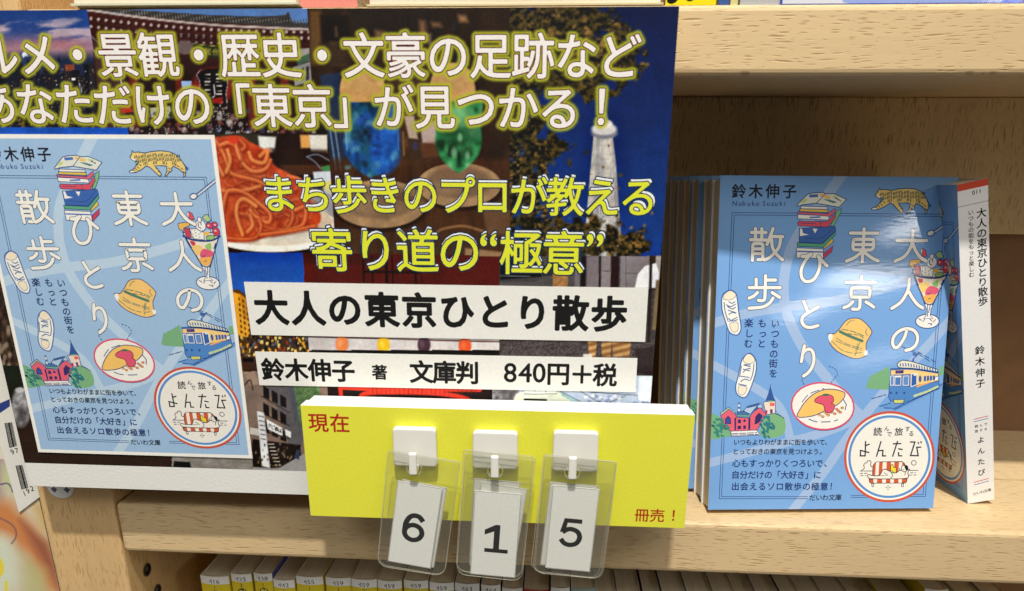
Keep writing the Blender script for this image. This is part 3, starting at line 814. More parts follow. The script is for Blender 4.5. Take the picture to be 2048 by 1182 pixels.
    for w, col in ((1.9, (44, 52, 82)), (1.44, white)):
        for L, P in T:
            ring = len(P) > 8 and abs(P[0][0] - P[-1][0]) + abs(P[0][1] - P[-1][1]) < 1.2
            if ring: pr.line_local(catmull(P[:-1], 6, True), w * k, col, closed=True)
            else: pr.line_local(catmull(P, 6) if len(P) > 2 else P, w * k, col)
        pr.zg += .010
    pr.CYC = 5
    pr.reset(.05)
    # small lettering
    pr.frame(1430, 640, 8.442); tx = (28, 50, 108)
    for s, ps in (("いつもの街を", ((965, 100), (965, 270), (955, 440), (945, 610), (940, 772), (942, 940))), ("もっと", ((747, 95), (758, 265), (742, 436))), ("楽しむ", ((525, 95), (530, 265), (520, 436)))):
        pr.up()
        for ch, p in zip(s, ps): pr.char(ch, np.array(pr.map(*pr.T(p))), 4.1 * k, tx, .012)
    pr.raw()
    pr.text("いつもよりわがままに街を歩いて", (1470.4, 890), (1640.5, 890), 2.95 * k, INK, .012); pr.char("、", np.array(pr.map(1652, 889.5)), 2.95 * k, INK, .012)
    pr.text("とっておきの東京を見つけよう", (1469, 909), (1628.6, 909), 2.95 * k, INK, .012); pr.char("。", np.array(pr.map(1642, 909)), 2.95 * k, INK, .012)
    pr.text("心もすっかりくつろいで", (1470.4, 932.8), (1635, 932.8), 3.9 * k, tx, .014); pr.char("、", np.array(pr.map(1653, 932.5)), 3.9 * k, tx, .014)
    pr.text("自分だけの「大好き」に", (1469, 956.3), (1632, 956.3), 3.9 * k, tx, .014)
    pr.text("出会えるソロ散歩の極意", (1469, 980), (1646, 980), 3.9 * k, tx, .014); pr.char("！", np.array(pr.map(1660, 979.5)), 3.9 * k, tx, .014)
    pr.text("だいわ文庫", (1622.8, 1002.8), (1674.7, 1002), 3.1 * k, INK, .010)
    pr.reset(.03)
    # round badge
    pr.raw(); C = (1774.5, 919.5)
    for r, col in ((1.0, (200, 84, 62)), (.947, white), (.908, (88, 142, 204)), (.855, (236, 232, 222))): pr.ellipse(C, 90 * r, 92.6 * r, col, n=72)
    pr.frame(1690, 830, 6.567)
    pr.up()
    for ch, x, y, e in (("読", 395, 253, 4.1), ("ん", 512, 212, 2.6), ("で", 547, 284, 2.6), ("旅", 670, 253, 4.0), ("す", 782, 216, 2.6), ("る", 832, 277, 2.7)): pr.char(ch, np.array(pr.map(*pr.T((x, y)))), e * k, INK, .016)
    pr.up()
    for L in ([(240, 385), (238, 575)], [(240, 440), (288, 420)], [(175, 502), (285, 530)], [(178, 505), (176, 575), (236, 575)], [(440, 385), (387, 580)], [(410, 508), (468, 500), (466, 575), (505, 575)], [(602, 414), (698, 412)], [(655, 382), (598, 578)],
              [(672, 480), (718, 490)], [(672, 530), (676, 574), (715, 574)], [(825, 390), (882, 390), (830, 570), (930, 572), (908, 460), (960, 458)], [(925, 395), (930, 408)], [(960, 385), (964, 398)]):
        pr.line(L, .62 * k, INK, smooth=False)
    o = (204, 92, 56); wh = (238, 232, 220)
    pr.poly([(340, 840), (343, 730), (352, 690), (382, 656), (720, 650), (752, 676), (770, 720), (772, 840)], o, edge=INK, ew=.34 * k)
    for a, b in ((382, 424), (470, 522), (578, 622), (682, 726)): pr.poly([(a, 658), (b, 657), (b - 6, 838), (a - 8, 838)], wh)
    pr.poly([(298, 884), (792, 878), (786, 920), (770, 936), (322, 940), (302, 922)], o, edge=INK, ew=.34 * k)
    for a, b in ((352, 402), (466, 518), (572, 622), (678, 726)): pr.poly([(a, 886), (b, 884), (b - 1, 935), (a + 4, 936)], wh)
    for x in (346, 734): pr.poly([(x - 13, 944), (x + 13, 943), (x + 11, 980), (x, 988), (x - 11, 980)], wh, edge=INK, ew=.3 * k)
    pr.poly([(275, 835), (300, 824), (335, 838), (430, 832), (470, 765), (500, 752), (560, 778), (600, 800), (650, 800), (690, 770), (760, 752), (800, 762), (822, 752), (800, 800), (795, 870), (560, 882), (330, 880), (290, 868)], wh, True, edge=INK, ew=.34 * k)
    pr.line([(380, 842), (540, 832), (490, 800)], .3 * k, INK, smooth=False); pr.line([(585, 800), (600, 840), (580, 872)], .3 * k, INK); pr.line([(690, 740), (690, 760), (720, 770)], .3 * k, INK); pr.line([(770, 790), (760, 830)], .3 * k, INK)
    pr.poly([(574, 700), (590, 686), (606, 700), (610, 722), (648, 736), (645, 800), (612, 800), (604, 780), (574, 770)], (236, 214, 58), edge=INK, ew=.26 * k)
    pr.ellipse((755, 742), 42, 44, wh, edge=INK, ew=.3 * k); pr.poly([(752, 702), (790, 702), (806, 740), (790, 776), (768, 752)], INK, True); pr.line([(735, 755), (750, 760)], .25 * k, INK)
    pr.ellipse((875, 667), 31, 31, (236, 232, 222), edge=INK, ew=.3 * k)
    pr.line([(178, 778), (336, 776)], .3 * k, INK); pr.line([(820, 768), (932, 766)], .3 * k, INK)
    pr.line([(190, 776), (230, 740), (222, 700), (240, 672), (262, 668), (270, 645), (300, 640), (318, 662), (310, 690), (322, 718), (340, 718)], .32 * k, INK)
    for L in ([(178, 810), (272, 808)], [(186, 840), (255, 840)], [(835, 800), (900, 798)], [(820, 830), (912, 828)]): pr.dashes(L, .3 * k, INK, 1.2, .8)
    for L in ([(546, 970), (546, 984)], [(546, 1014), (546, 1028)], [(518, 998), (534, 998)], [(560, 998), (578, 998)]): pr.line(L, .32 * k, INK)


# ------------------------------------------------------------------ bookcase
BASE = Vector((-20, 70, -215))
case = empty("bookcase", Matrix.Translation(BASE * MM), "pale ash wood bookcase with two shelves, carrying all the books", "bookcase")
OFF = Matrix.Translation(-BASE * MM)
XL, XR, ZU0, ZU1, ZL0 = -336.0, 330.0, 181.4, 204.6, -25.6
DEPTH = 138.0


def part(name, a, b, mat, bevel=0, segs=3, parent=case, m=OFF):
    q = MB(); q.box(a, b); return q.build(name, mat, parent, m, bevel, segs)


part("side_post", (-373.5, .8, -215), (-337.0, 150, 340), MAT_WOOD_Z, 1.6)
part("upper_shelf", (XL, 0, ZU0), (XR, 62, ZU1), MAT_WOOD_X, 2.2)
part("upper_shelf_board", (XL, 62.1, ZU0 + 7), (XR, DEPTH, ZU1 - .4), MAT_WOOD_X)
part("lower_shelf", (XL, 0, ZL0), (XR, 62, 0), MAT_WOOD_X, 2.2)
part("lower_shelf_board", (XL, 62.1, ZL0 + 6), (XR, DEPTH + 2, -.02), MAT_WOOD_X)
part("bottom_shelf", (XL, 0, -213), (XR, DEPTH, -200.2), MAT_WOOD_X, 1.5)
part("back_rail", (XL, 130.5, 118.5), (XR, 137.5, ZU0 + 6.9), MAT_RAIL, .8)
part("back_board", (XL, DEPTH + 2.2, -213), (XR, 145, 340), MAT_BROWN)
for yy, zz in ((16.1, -44.9), (21.5, -60.5), (57.1, 219.8)):
    s = MB()
    n = 20
    ring = [(math.cos(2 * math.pi * k / n), math.sin(2 * math.pi * k / n)) for k in range(n)]
    for k in range(n):
        (a, b), (c, d) = ring[k], ring[(k + 1) % n]
        P = lambda r, q, x: (x, yy + r * q[0], zz + r * q[1])
        s.face([P(3.4, ring[k], -336.4), P(3.4, ring[(k + 1) % n], -336.4), P(2.5, ring[(k + 1) % n], -336.2), P(2.5, ring[k], -336.2)], (60, 52, 42))
        s.face([P(2.5, ring[k], -336.2), P(2.5, ring[(k + 1) % n], -336.2), P(2.3, ring[(k + 1) % n], -336.9), P(2.3, ring[k], -336.9)], (20, 16, 12))
    s.face([(-336.9, yy + 2.3 * q[0], zz + 2.3 * q[1]) for q in ring], (14, 12, 10))
    s.face([(-336.8, yy + 1.2 * q[0] + .2, zz + 1.2 * q[1] + .5) for q in ring], (90, 84, 76))
    s.build("peg_hole", MAT_PAPER, case, OFF)


# ------------------------------------------------------------------ books
def book(label, group, m, w, h, t, cover_cols, cover_print=None, spine_print=None, mat=MAT_COVER, spine_col=None, name="paperback_book", page_col=None, round_spine=0.0):
    """Local x across the front cover (spine on the right), y up, z towards the front cover; z runs from -t to 0."""
    e = empty(name, m, label, "book", group)
    f, b, sp = cover_cols
    q = MB(); ct = .35
    n = 8 if round_spine else 1
    prof = [(w + round_spine * math.sin(math.pi * k / n), -t * k / n) for k in range(n + 1)]
    q.face([(0, 0, 0), (w, 0, 0), (w, h, 0), (0, h, 0)], f); q.face([(0, 0, -ct), (0, h, -ct), (w - ct, h, -ct), (w - ct, 0, -ct)], (225, 222, 212))
    q.face([(0, 0, 0), (0, h, 0), (0, h, -ct), (0, 0, -ct)], (232, 232, 230))
    q.face([(0, h, 0), (w, h, 0), (w, h, -ct), (0, h, -ct)], (232, 232, 230)); q.face([(0, 0, -ct), (w, 0, -ct), (w, 0, 0), (0, 0, 0)], (200, 200, 200))
    q.face([(0, 0, -t), (0, h, -t), (w, h, -t), (w, 0, -t)], b); q.face([(0, 0, -t + ct), (w - ct, 0, -t + ct), (w - ct, h, -t + ct), (0, h, -t + ct)], (225, 222, 212))
    q.face([(0, 0, -t + ct), (0, h, -t + ct), (0, h, -t), (0, 0, -t)], (232, 232, 230)); q.face([(0, h, -t + ct), (w, h, -t + ct), (w, h, -t), (0, h, -t)], (232, 232, 230))
    for (x0, z0), (x1, z1) in zip(prof[:-1], prof[1:]):
        q.face([(x0, 0, z0), (x1, 0, z1), (x1, h, z1), (x0, h, z0)], sp)
        if n == 1: q.face([(x0 - ct, h, z0), (x0, h, z0), (x1, h, z1), (x1 - ct, h, z1)], (225, 225, 222))
    if n > 1:
        q.face([(x, h, z) for x, z in reversed(prof)], (196, 184, 156)); q.face([(x, 0, z) for x, z in prof], (196, 184, 156))
    if cover_print: cover_print(q)
    if spine_print: spine_print(q)
    q.build("cover", mat, e)
    p = MB(); p.box((.8, .6, -t + ct + .05), (w - ct - .05, h - .6, -ct - .05)); p.build("page_block", MAT_PAGES, e)
    return e


BLUE, ROAD, CREAM = (118, 164, 218), (158, 184, 220), (238, 234, 226)
_cov = {}


def blue_cover_print(q):
    pr = Print(CV, MB(), (0, 0, 105, 148), .01); pr.scale = 1.0
    pr.rect = [(0, 0), (105, 0), (105, 148), (0, 148)]
    if not _cov:
        cover_art(pr, BLUE, ROAD, CREAM); _cov["mb"] = pr.mb
    src = _cov["mb"]; i = len(q.v)
    q.v += src.v; q.f += [tuple(i + t for t in f) for f in src.f]; q.c += src.c


SP = homography([(1905, 366), (1975, 362), (1985, 1012), (1932, 1006)], [(0, 148), (12, 148), (12, 0), (0, 0)])


def blue_spine_print(q):
    """Spine lettering, drawn in its own local plane and then laid on the spine (local x = w)."""
    pr = Print(SP, MB(), (0, 0, 12, 148), .02); pr.raw(); k = (10, 10, 14)
    pr.up(); pr.mb.face([(0, 0, pr.z), (12, 0, pr.z), (12, 148, pr.z), (0, 148, pr.z)], (236, 234, 232))
    pr.up(); pr.mb.face([(0, 145.2, pr.z), (12, 145.2, pr.z), (12, 148, pr.z), (0, 148, pr.z)], (206, 74, 48))
    pr.text("011", (1942, 390), (1957, 389), 2.3, k, .02); pr.up(); pr.line_local([(0, 138.9), (12, 138.9)], .18, k)
    pr.text("大人の東京ひとり散歩", (1960, 439), (1963, 630), 4.2, k, .018); pr.text("いつもの街をもっと楽しむ", (1936, 434), (1938, 570), 2.35, k, .014)
    pr.text("鈴木伸子", (1956, 728), (1957, 793), 4.2, k, .018)
    for y, c in ((858, (200, 70, 60)), (862.5, (70, 120, 190)), (972, (200, 70, 60)), (976.5, (70, 120, 190))): pr.up(); pr.line([(1944, y), (1973, y + .4)], .35, c)
    pr.text("読んで", (1949, 872), (1968, 872.5), 1.5, k, .02); pr.text("旅する", (1949, 881), (1968, 881.5), 1.5, k, .02)
    pr.text("よんたび", (1958, 899), (1959, 958), 3.4, k, .02); pr.text("だいわ文庫", (1946, 992.5), (1975, 993), 1.75, k, .012)
    i = len(q.v)
    q.v += [(105 + z, y, -x) for x, y, z in pr.mb.v]; q.f += [tuple(i + t for t in f) for f in pr.mb.f]; q.c += pr.mb.c


yaw = math.radians(5.1); lean = math.radians(11.2)
U = Vector((math.cos(yaw), math.sin(yaw), 0)); BK = Vector((-math.sin(yaw), math.cos(yaw), 0))
VV = BK * math.sin(lean) + Vector((0, 0, 1)) * math.cos(lean)
T0 = 11.0
stack_words = ["blue paperback facing forward, parfait and tram on its cover, front of the row",
               "blue paperback directly behind the front copy, only its page edges showing",
               "blue paperback third in the row, slid left, a strip of its cover showing",
               "blue paperback fourth in the row, behind the slid-out copy",
               "blue paperback fifth in the row, behind the fourth copy",
               "blue paperback sixth in the row, half lost behind the yellow board",
               "blue paperback at the very back of the row, against the back panel"]
shift = [0, -.2, -3.2, -3.4, -4.0, -4.4, -5.2]
for i, lab in enumerate(stack_words):
    o = Vector((-60.2, 9.3, 0)) + U * shift[i] + BK * (i * (T0 + .5) / math.cos(lean)) + Vector((0, 0, T0 * math.sin(lean) + .05))
    ya = yaw + math.radians((0, 0, -.9, .2, -.4, .4, -.2)[i])
    book(lab, "blue paperbacks standing face out in a row", frame(o, (math.cos(ya), math.sin(ya), 0), VV), 105, 148, T0, (BLUE, BLUE, (236, 234, 232)), blue_cover_print if i < 4 else None)

lean2 = math.radians(13.2)
v2 = Vector((-math.sin(lean2), 0, math.cos(lean2)))
w2 = Vector((-math.cos(lean2), 0, -math.sin(lean2)))            # outwards from the front cover: to the left
o2 = Vector((66.2, 29.5 + 105.0, .05))
book("blue paperback standing spine out, its white spine with a red top, right of the row", "blue paperbacks",
     frame(o2, Vector((0, -1, 0)), v2), 105, 148, 12, (BLUE, BLUE, (236, 234, 232)), blue_cover_print, blue_spine_print)

# lower row: paperbacks spine out under the shelf
ZT, YS = -52.0, 27.0
Y4, WHT = (222, 200, 40), (232, 232, 228)
P4 = lambda x, y: (230 + x / 2.2505, 1040 + y / 2.2505)
rows = []                                                  # x in picture, width, number, small line, spine colour, top band colour, cover colour
for a, b, y, num, sm, spn, cv, lab in (
        (385, 512, 248, "416", "1", Y4, Y4, "paperback numbered 416 on a white and yellow spine, first of the lower row"),
        (520, 612, 240, "425", "2", Y4, Y4, "paperback numbered 425 on a white and yellow spine"),
        (622, 705, 238, "438", "1", Y4, (90, 90, 170), "slim paperback numbered 438 on a white and yellow spine"),
        (713, 808, 264, "442", "1", Y4, Y4, "shorter paperback numbered 442, its top lower than its neighbours"),
        (815, 935, 250, "455", "1", Y4, Y4, "thick paperback numbered 455 on a white and yellow spine"),
        (945, 1060, 260, "459", "1", Y4, Y4, "paperback numbered 459 right beside the one numbered 455"),
        (1065, 1178, 262, "459", "2", Y4, Y4, "second of the five paperbacks numbered 459"),
        (1182, 1290, 268, "459", "3", Y4, Y4, "middle one of the five paperbacks numbered 459"),
        (1298, 1408, 272, "459", "5", Y4, (230, 150, 60), "fourth of the five paperbacks numbered 459"),
        (1415, 1525, 280, "459", "6", Y4, (206, 90, 60), "last of the five paperbacks numbered 459, beside the one numbered 463"),
        (1530, 1640, 282, "463", "1", (40, 110, 190), (40, 110, 190), "paperback numbered 463 with blue cover edges"),
        (1648, 1735, 290, "464", "1", (226, 226, 222), (200, 80, 70), "slim paperback numbered 464 with a white spine")):
    rows.append((P4(a, y), P4(b, y), num, sm, spn, cv, lab))
P7 = lambda x, y: (560 + x / 2.381, 760 + y / 2.381)
for a, b, y, num, spn, cv, lab in ((1058, 1155, 990, None, WHT, (40, 100, 190), "white paperback with a blue cover edge, between the one numbered 464 and a red one"),
                         (1162, 1280, 994, None, (168, 44, 50), (190, 60, 60), "red paperback under the card showing 5"),
                         (1290, 1380, 984, "470", (70, 130, 130), (70, 130, 130), "paperback numbered 470 with a teal spine"),
                         (1386, 1505, 990, None, (150, 170, 165), (110, 150, 145), "grey green paperback to the right of the teal one")):
    rows.append((P7(a, y), P7(b, y), num, "1", spn, cv, lab))
PR = lambda x, y: (1100 + x / 2.160, 1090 + y / 2.160)
for a, b, cv, lab in ((196, 284, (40, 110, 110), "paperback with a dark teal cover edge beneath the plain wood of the shelf"),
                      (290, 392, (206, 206, 200), "cream paperback with rounded spine next to a dark red cover"),
                      (405, 480, (150, 30, 40), "paperback with a dark red cover edge under the right end of the yellow board"),
                      (486, 588, (120, 116, 108), "paperback with a grey cover edge right of the dark red one"),
                      (594, 702, (216, 214, 206), "white paperback right of the grey edged one"),
                      (708, 806, (206, 196, 60), "paperback with a yellow cover edge under the front of the blue row"),
                      (812, 896, (120, 124, 126), "paperback with a slate cover edge under the front blue book"),
                      (902, 1000, (228, 228, 226), "paperback with a bright white cover edge under the front blue book"),
                      (1006, 1090, (150, 140, 120), "paperback with a tan cover edge under the front blue book"),
                      (1094, 1200, (40, 38, 40), "paperback with a black cover edge under the front blue book"),
                      (1206, 1325, (196, 130, 130), "paperback with a pink cover edge under the front blue book"),
                      (1330, 1445, (120, 110, 130), "paperback with a mauve cover edge left of a yellow edged one"),
                      (1450, 1590, (210, 200, 40), "paperback with a yellow cover edge left of the one numbered 393"),
                      (1612, 1712, Y4, "taller paperback numbered 393 with a white and yellow spine"),
                      (1722, 1810, (150, 140, 124), "paperback with a brown cover edge right of the one numbered 393"),
                      (1816, 1925, (206, 202, 190), "paperback with an ivory cover edge, second right of the one numbered 393"),
                      (1932, 2040, (140, 146, 150), "paperback with a pale slate cover edge at the right end of the lower row")):
    rows.append(((PR(a, 205)), (PR(b, 208)), "393" if "393 with" in lab else None, "1", cv if "393" in lab else (226, 224, 216), cv, lab))
prev = None
for (xa, ya), (xb, yb), num, sm, spn, cv, lab in rows:
    tall = "taller" in lab
    zt = ZT
    pa, pb = on_y(xa, ya, YS), on_y(xb, yb, YS)
    x0, x1 = pa[0], pb[0]
    if prev is not None: x0 = max(x0, prev + .25)
    x1 = max(x1, x0 + 6); prev = x1
    h = max(140.0, min(152.0, 200 + (pa[2] + pb[2]) / 2)) if xa < 1180 else 200 + ZT - (0 if not tall else -8.5) - RNG.uniform(0, 3)
    t = x1 - x0; y0 = YS + (0 if not tall else -1.0) + RNG.uniform(-.5, .8)
    def sp_print(q, num=num, sm=sm, spn=spn, t=t, h=h):
        if not num: return
        pr = Print(lambda a, b: (a, b), MB(), None, 0.0); r = min(1.2, t * .12)
        n = 8
        def wrap(mb):
            i = len(q.v)
            for a, b, z in mb.v:
                q.v.append((105 + r * math.sin(math.pi * min(max(a / t, 0), 1)) + z + .03, b, -a))
            q.f.extend(tuple(i + k for k in f) for f in mb.f); q.c.extend(mb.c)
        pr.up()
        for k in range(n): pr.mb.face([(t * k / n, h - 4.7, pr.z), (t * (k + 1) / n, h - 4.7, pr.z), (t * (k + 1) / n, h - .05, pr.z), (t * k / n, h - .05, pr.z)], (238, 238, 234))
        pr.up(); c = np.array((t / 2, h - 3.0))
        for j, ch in enumerate(num): pr.char(ch, c + np.array(((j - 1) * 1.95, 0)), 3.5, (70, 72, 76), .012)
        pr.up(); pr.char(sm, np.array((t / 2, h - 6.6)), 2.7, (60, 60, 60), .01)
        pr.ellipse((t / 2, h - 10.6), 2.3, 2.3, (60, 60, 56)); pr.char("D", np.array((t / 2, h - 10.6)), 3.0, (220, 210, 120), .02)
        wrap(pr.mb)
    m = frame(Vector((x0, y0 + 105, -200)), Vector((0, -1, 0)), Vector((0, 0, 1)))
    book(lab, "paperbacks in the lower row", m, 105, h, t, (cv, cv, spn), None, sp_print, MAT_COVER, round_spine=min(1.2, t * .12))

# books on the top shelf, only their feet in view
for xa, xb, t, col, y, lab, extra in (
        (140, 596, 14, (206, 206, 182), -3.0, "cream paperback lying flat on the top shelf above the sign", None),
        (600, 715, 9, (226, 140, 128), 2.0, "pink book on the top shelf between two cream ones", None),
        (733, 1327, 16, (214, 200, 160), 1.0, "beige book lying flat on the top shelf above the drinks photo", None),
        (1331, 1432, 12, (236, 216, 20), 2.0, "yellow book with black dots on the top shelf", "dots"),
        (1437, 1458, 9, (60, 90, 150), 3.0, "slim navy book on the top shelf beside the yellow one", None),
        (1461, 1476, 10, (206, 200, 140), 4.0, "slim straw coloured book on the top shelf beside the navy one", None),
        (1480, 1560, 11, (176, 178, 180), 3.0, "pale grey book on the top shelf left of the blue one", None),
        (1562, 2046, 13, (36, 76, 210), 2.0, "bright blue book with black lettering on the top shelf", "blue")):
    pa, pb = on_y(xa, 5, y), on_y(xb, 5, y); w = pb[0] - pa[0]
    e = empty("shelved_book", Matrix.Translation(Vector((pa[0], y, ZU1 + .1)) * MM), lab, "book", "books on the top shelf")
    flat = "flat" in lab; h = 150 if not flat else 22; d = t if not flat else 118
    q = MB(); q.box((0, 0, 0), (w, .6, h), col)
    if flat:
        q = MB(); q.box((0, 0, 0), (w, d, .7), col); q.box((0, 0, h - .7), (w, d, h), col)
    if extra == "dots":
        pr = Print(lambda a, b: (a, b), MB(), (0.5, .2, w - .5, 60)); pr.raw()
        for cx, cz in ((w * .48, 4.2), (w * .12, 3.4), (w * .86, 7.0)): pr.ellipse((cx, cz), 2.6, 3.0, (20, 18, 12))
        i = len(q.v); q.v += [(a, -.05 - z, b) for a, b, z in pr.mb.v]; q.f += [tuple(reversed([i + k for k in f])) for f in pr.mb.f]; q.c += pr.mb.c
    if extra == "blue":
        pr = Print(lambda a, b: (a, b), MB(), (.5, .2, w - .5, 60)); pr.raw()
        pr.poly([(0, 0), (w * .55, 0), (0, 5)], (214, 218, 228))
        pr.poly([(w * .3, 0), (w * .9, 0), (w * .8, 9), (w * .35, 4)], (150, 168, 226), True)
        for k in range(5): pr.ellipse((w * (.88 + .018 * k), 2.6 + (k % 2) * 1.2), .8, 1.4, (16, 18, 40))
        i = len(q.v); q.v += [(a, -.05 - z, b) for a, b, z in pr.mb.v]; q.f += [tuple(reversed([i + k for k in f])) for f in pr.mb.f]; q.c += pr.mb.c
    q.build("cover", MAT_COVER, e)
    p = MB()
    if flat: p.box((1, 1, .75), (w - 1, d - 1, h - .75))
    else: p.box((.8, .65, .6), (w - .8, d, h - .8))
    p.build("page_block", MAT_PAGES, e)


def blur(A, r):
    for ax in (0, 1):
        c = np.cumsum(np.concatenate([np.repeat(A.take([0], ax), r + 1, ax), A, np.repeat(A.take([-1], ax), r, ax)], ax), ax)
        n = A.shape[ax]; A = (c.take(range(2 * r + 1, 2 * r + 1 + n), ax) - c.take(range(0, n), ax)) / (2 * r + 1)
    return A


# ------------------------------------------------------------------ the sign
YF = -12.0                                                  # its printed face
X0, X1, Z0, Z1 = -365.2, -93.0, 13.2, 201.4
sign = empty("shop_sign", Matrix.Translation(Vector(((X0 + X1) / 2, YF, Z0)) * MM),
             "large poster board of Tokyo photographs with white Japanese lettering, in front of the shelves", "sign")
SOFF = Vector(((X0 + X1) / 2, YF, Z0))


def sgn(px, py):
    p = on_y(px, py, YF); return (p[0] - X0, p[2] - Z0)      # millimetres from the sign's lower left corner


SW, SH = X1 - X0, Z1 - Z0
SM = frame(Vector((X0, YF, Z0)) - SOFF, (1, 0, 0), (0, 0, 1))
q = MB(); q.box((0, 0, -2.2), (SW, SH, -.02)); q.build("backing_board", MAT_FOAM, sign, SM, .15, 1)

ZP = sgn(300, 933)[1]                                       # the photographs stop here, a white margin is left below
GX = np.linspace(0, SW, 781); GY = np.linspace(SH, ZP, 514)
gx, gy = np.meshgrid(GX, GY)


def sign_to_px(u, v):
    d = np.stack([u + X0 - CAM_POS[0], np.full(u.shape, YF - CAM_POS[1]), v + Z0 - CAM_POS[2]], -1) @ R3.T
    return PPX + FPX * d[..., 0] / d[..., 2], PPY - FPX * d[..., 1] / d[..., 2]


PX, PY = sign_to_px(gx, gy)
cv = Canvas(PX, PY, (34, 28, 26))
rnd = random.Random(3)


def paint_sign(cv):
    # evening skyline
    A = [(-40, 10), (171.5, 10), (186, 100), (202, 262), (202, 290), (-40, 290)]
    cv.panel(A)
    def sky(x, y):
        t = np.clip((y - 18) / 120, 0, 1)
        c = mixc((24, 62, 128), (62, 76, 138), t * 1.6); c = c + (mixc(c, (178, 128, 132), np.clip((t - .35) * 2.2, 0, .75)) - c)
        n = fbm(x / 60, y / 13 + x / 160, 3); k = np.clip((n - .50) * 5, 0, 1) * np.exp(-((y - 62) / 36) ** 2)
        c = mixc(c[:, :] * 1, (206, 178, 186), 0) + 0; c = c * (1 - .75 * k[:, None]) + np.array((204, 176, 180)) * .75 * k[:, None]
        g = np.exp(-((y - 88) / 12) ** 2) * np.clip(1 - abs(x - 120) / 150, 0, 1); c = c * (1 - .5 * g[:, None]) + np.array((196, 120, 112)) * .5 * g[:, None]
        lo = np.clip((y - 98) / 22, 0, 1); return mixc(c, (38, 46, 78), 0) * (1 - lo[:, None]) + np.array((36, 42, 70)) * lo[:, None]
    cv.tex(sky)
    cv.poly([(30, 122), (44, 104), (52, 103), (64, 118), (70, 128), (20, 130)], (44, 56, 96), 3); cv.poly([(44, 106), (50, 103), (57, 112), (50, 112), (47, 116), (44, 111)], (196, 202, 222), 1.5)
    x = -10
    while x < 200:
        w = rnd.uniform(6, 15); t = rnd.uniform(118, 150) if x > 20 else rnd.uniform(128, 150)
        cv.poly([(x, t), (x + w, t), (x + w + 8, 270), (x + 8, 270)], [(20, 22, 32), (30, 30, 38), (40, 36, 40), (24, 28, 42)][rnd.randrange(4)], 1.2); x += w * .8
    cv.poly([(116, 124), (118, 108), (120, 124)], (20, 24, 44), 1); cv.poly([(130, 130), (148, 128), (149, 140), (131, 142)], (120, 64, 48), 1.5)
    for _ in range(520):
        px, py = rnd.uniform(-5, 200), rnd.uniform(136, 262); b = rnd.random()
        cv.blob((px, py), rnd.uniform(.5, 1.4), rnd.uniform(.5, 1.2), [(150, 120, 70), (190, 160, 100), (120, 70, 50), (90, 90, 96), (214, 206, 190)][min(4, int(b * 4.6))], .8, rnd.uniform(.35, .95))
    for _ in range(50): cv.blob((rnd.uniform(-5, 200), rnd.uniform(225, 262)), 4, 3, (132, 120, 30), .9, .55)
    cv.line([(158, 166), (164, 185)], 1.6, (150, 160, 180), 1.2); cv.poly([(143, 156), (151, 157), (150, 160), (143, 160)], (220, 214, 210), 1)
    # temple gate
    B = [(171.5, 10), (614, 10), (623, 172), (640, 290), (198, 290), (186, 100)]
    cv.panel(B)
    cv.tex(lambda x, y: mixc((62, 26, 22), (34, 18, 16), np.clip((y - 60) / 120, 0, 1) + .4 * (fbm(x / 22, y / 30, 5) - .5)))
    cv.poly([(171, 8), (620, 8), (620, 52), (590, 44), (430, 42), (300, 30), (171, 22)], (82, 116, 170), 2)
    cv.poly([(215, 15), (300, 22), (420, 30), (520, 33), (571, 30), (577, 22), (584, 44), (618, 46), (620, 58), (480, 48), (360, 40), (250, 28), (171, 19)], (58, 56, 58), 1.5)
    for i in range(130):
        u = i / 129; bx = 225 + 390 * u; by = 18 + 20 * math.sin(u * 1.6); cv.line([(bx, by), (bx + 3, by + 12 - 5 * u)], 1.1, (118, 116, 114) if i % 2 else (24, 24, 26), .8)
    cv.line([(171, 19), (300, 37), (430, 50), (530, 55), (620, 59)], 4.2, (166, 152, 150), 1.2); cv.line([(171, 23), (300, 41), (430, 54), (620, 64)], 1.6, (70, 44, 42), 1.2)
    for r, (y0, y1, bend) in enumerate(((37, 64, 9), (53, 76, 10), (72, 90, 7))):
        for i in range(30 if r < 2 else 26):
            u = i / 29; bx = 182 + 436 * u; by = y0 + (y1 - y0) * u + bend * math.sin(math.pi * u) * .8
            if r == 2 and bx < 330: continue
            cv.blob((bx, by), 2.9, 3.1, (176, 160, 158), .5, .9); cv.blob((bx + 4, by + 4), 3, 2, (28, 12, 10), .6, .8)
    cv.line([(172, 46), (330, 68), (620, 84)], 3, (40, 16, 12), 2, .8); cv.line([(180, 66), (330, 84), (620, 96)], 3, (46, 18, 14), 2, .8)
    cv.poly([(184, 80), (215, 92), (240, 106), (250, 165), (238, 266), (203, 266), (192, 150)], (72, 50, 44), 5, .8)
    for P in (((182, 72), (200, 88)), ((186, 100), (212, 118)), ((182, 90), (192, 110))): cv.line(P, 1.6, (150, 140, 140), 1.2, .8)
    cv.line([(240, 150), (245, 178)], 2.6, (180, 160, 170), 1)
    for xx, ww in ((258, 16), (350, 14), (492, 18), (560, 16)): cv.poly([(xx, 150), (xx + ww, 150), (xx + ww + 6, 262), (xx + 6, 262)], (104, 34, 26), 3, .85)
    cv.blob((370, 95), 18, 14, (96, 78, 78), .3); cv.poly([(386, 86), (438, 92), (438, 116), (386, 112)], (34, 40, 22), 2); cv.line([(386, 88), (438, 93)], 1.2, (150, 132, 60), 1)
    for ch, c in (("龍", (415, 103)), ("金", (431, 104))):
        V, T, L = glyph(ch); cv.glow([np.stack([c[0] + 15 * l[:, 0], c[1] - 15 * l[:, 1]], 1) for l in L], (128, 116, 50), -.3, .9, .9)
    cv.poly([(363, 162), (383, 162), (384, 180), (366, 196)], (138, 158, 196), 1.5)
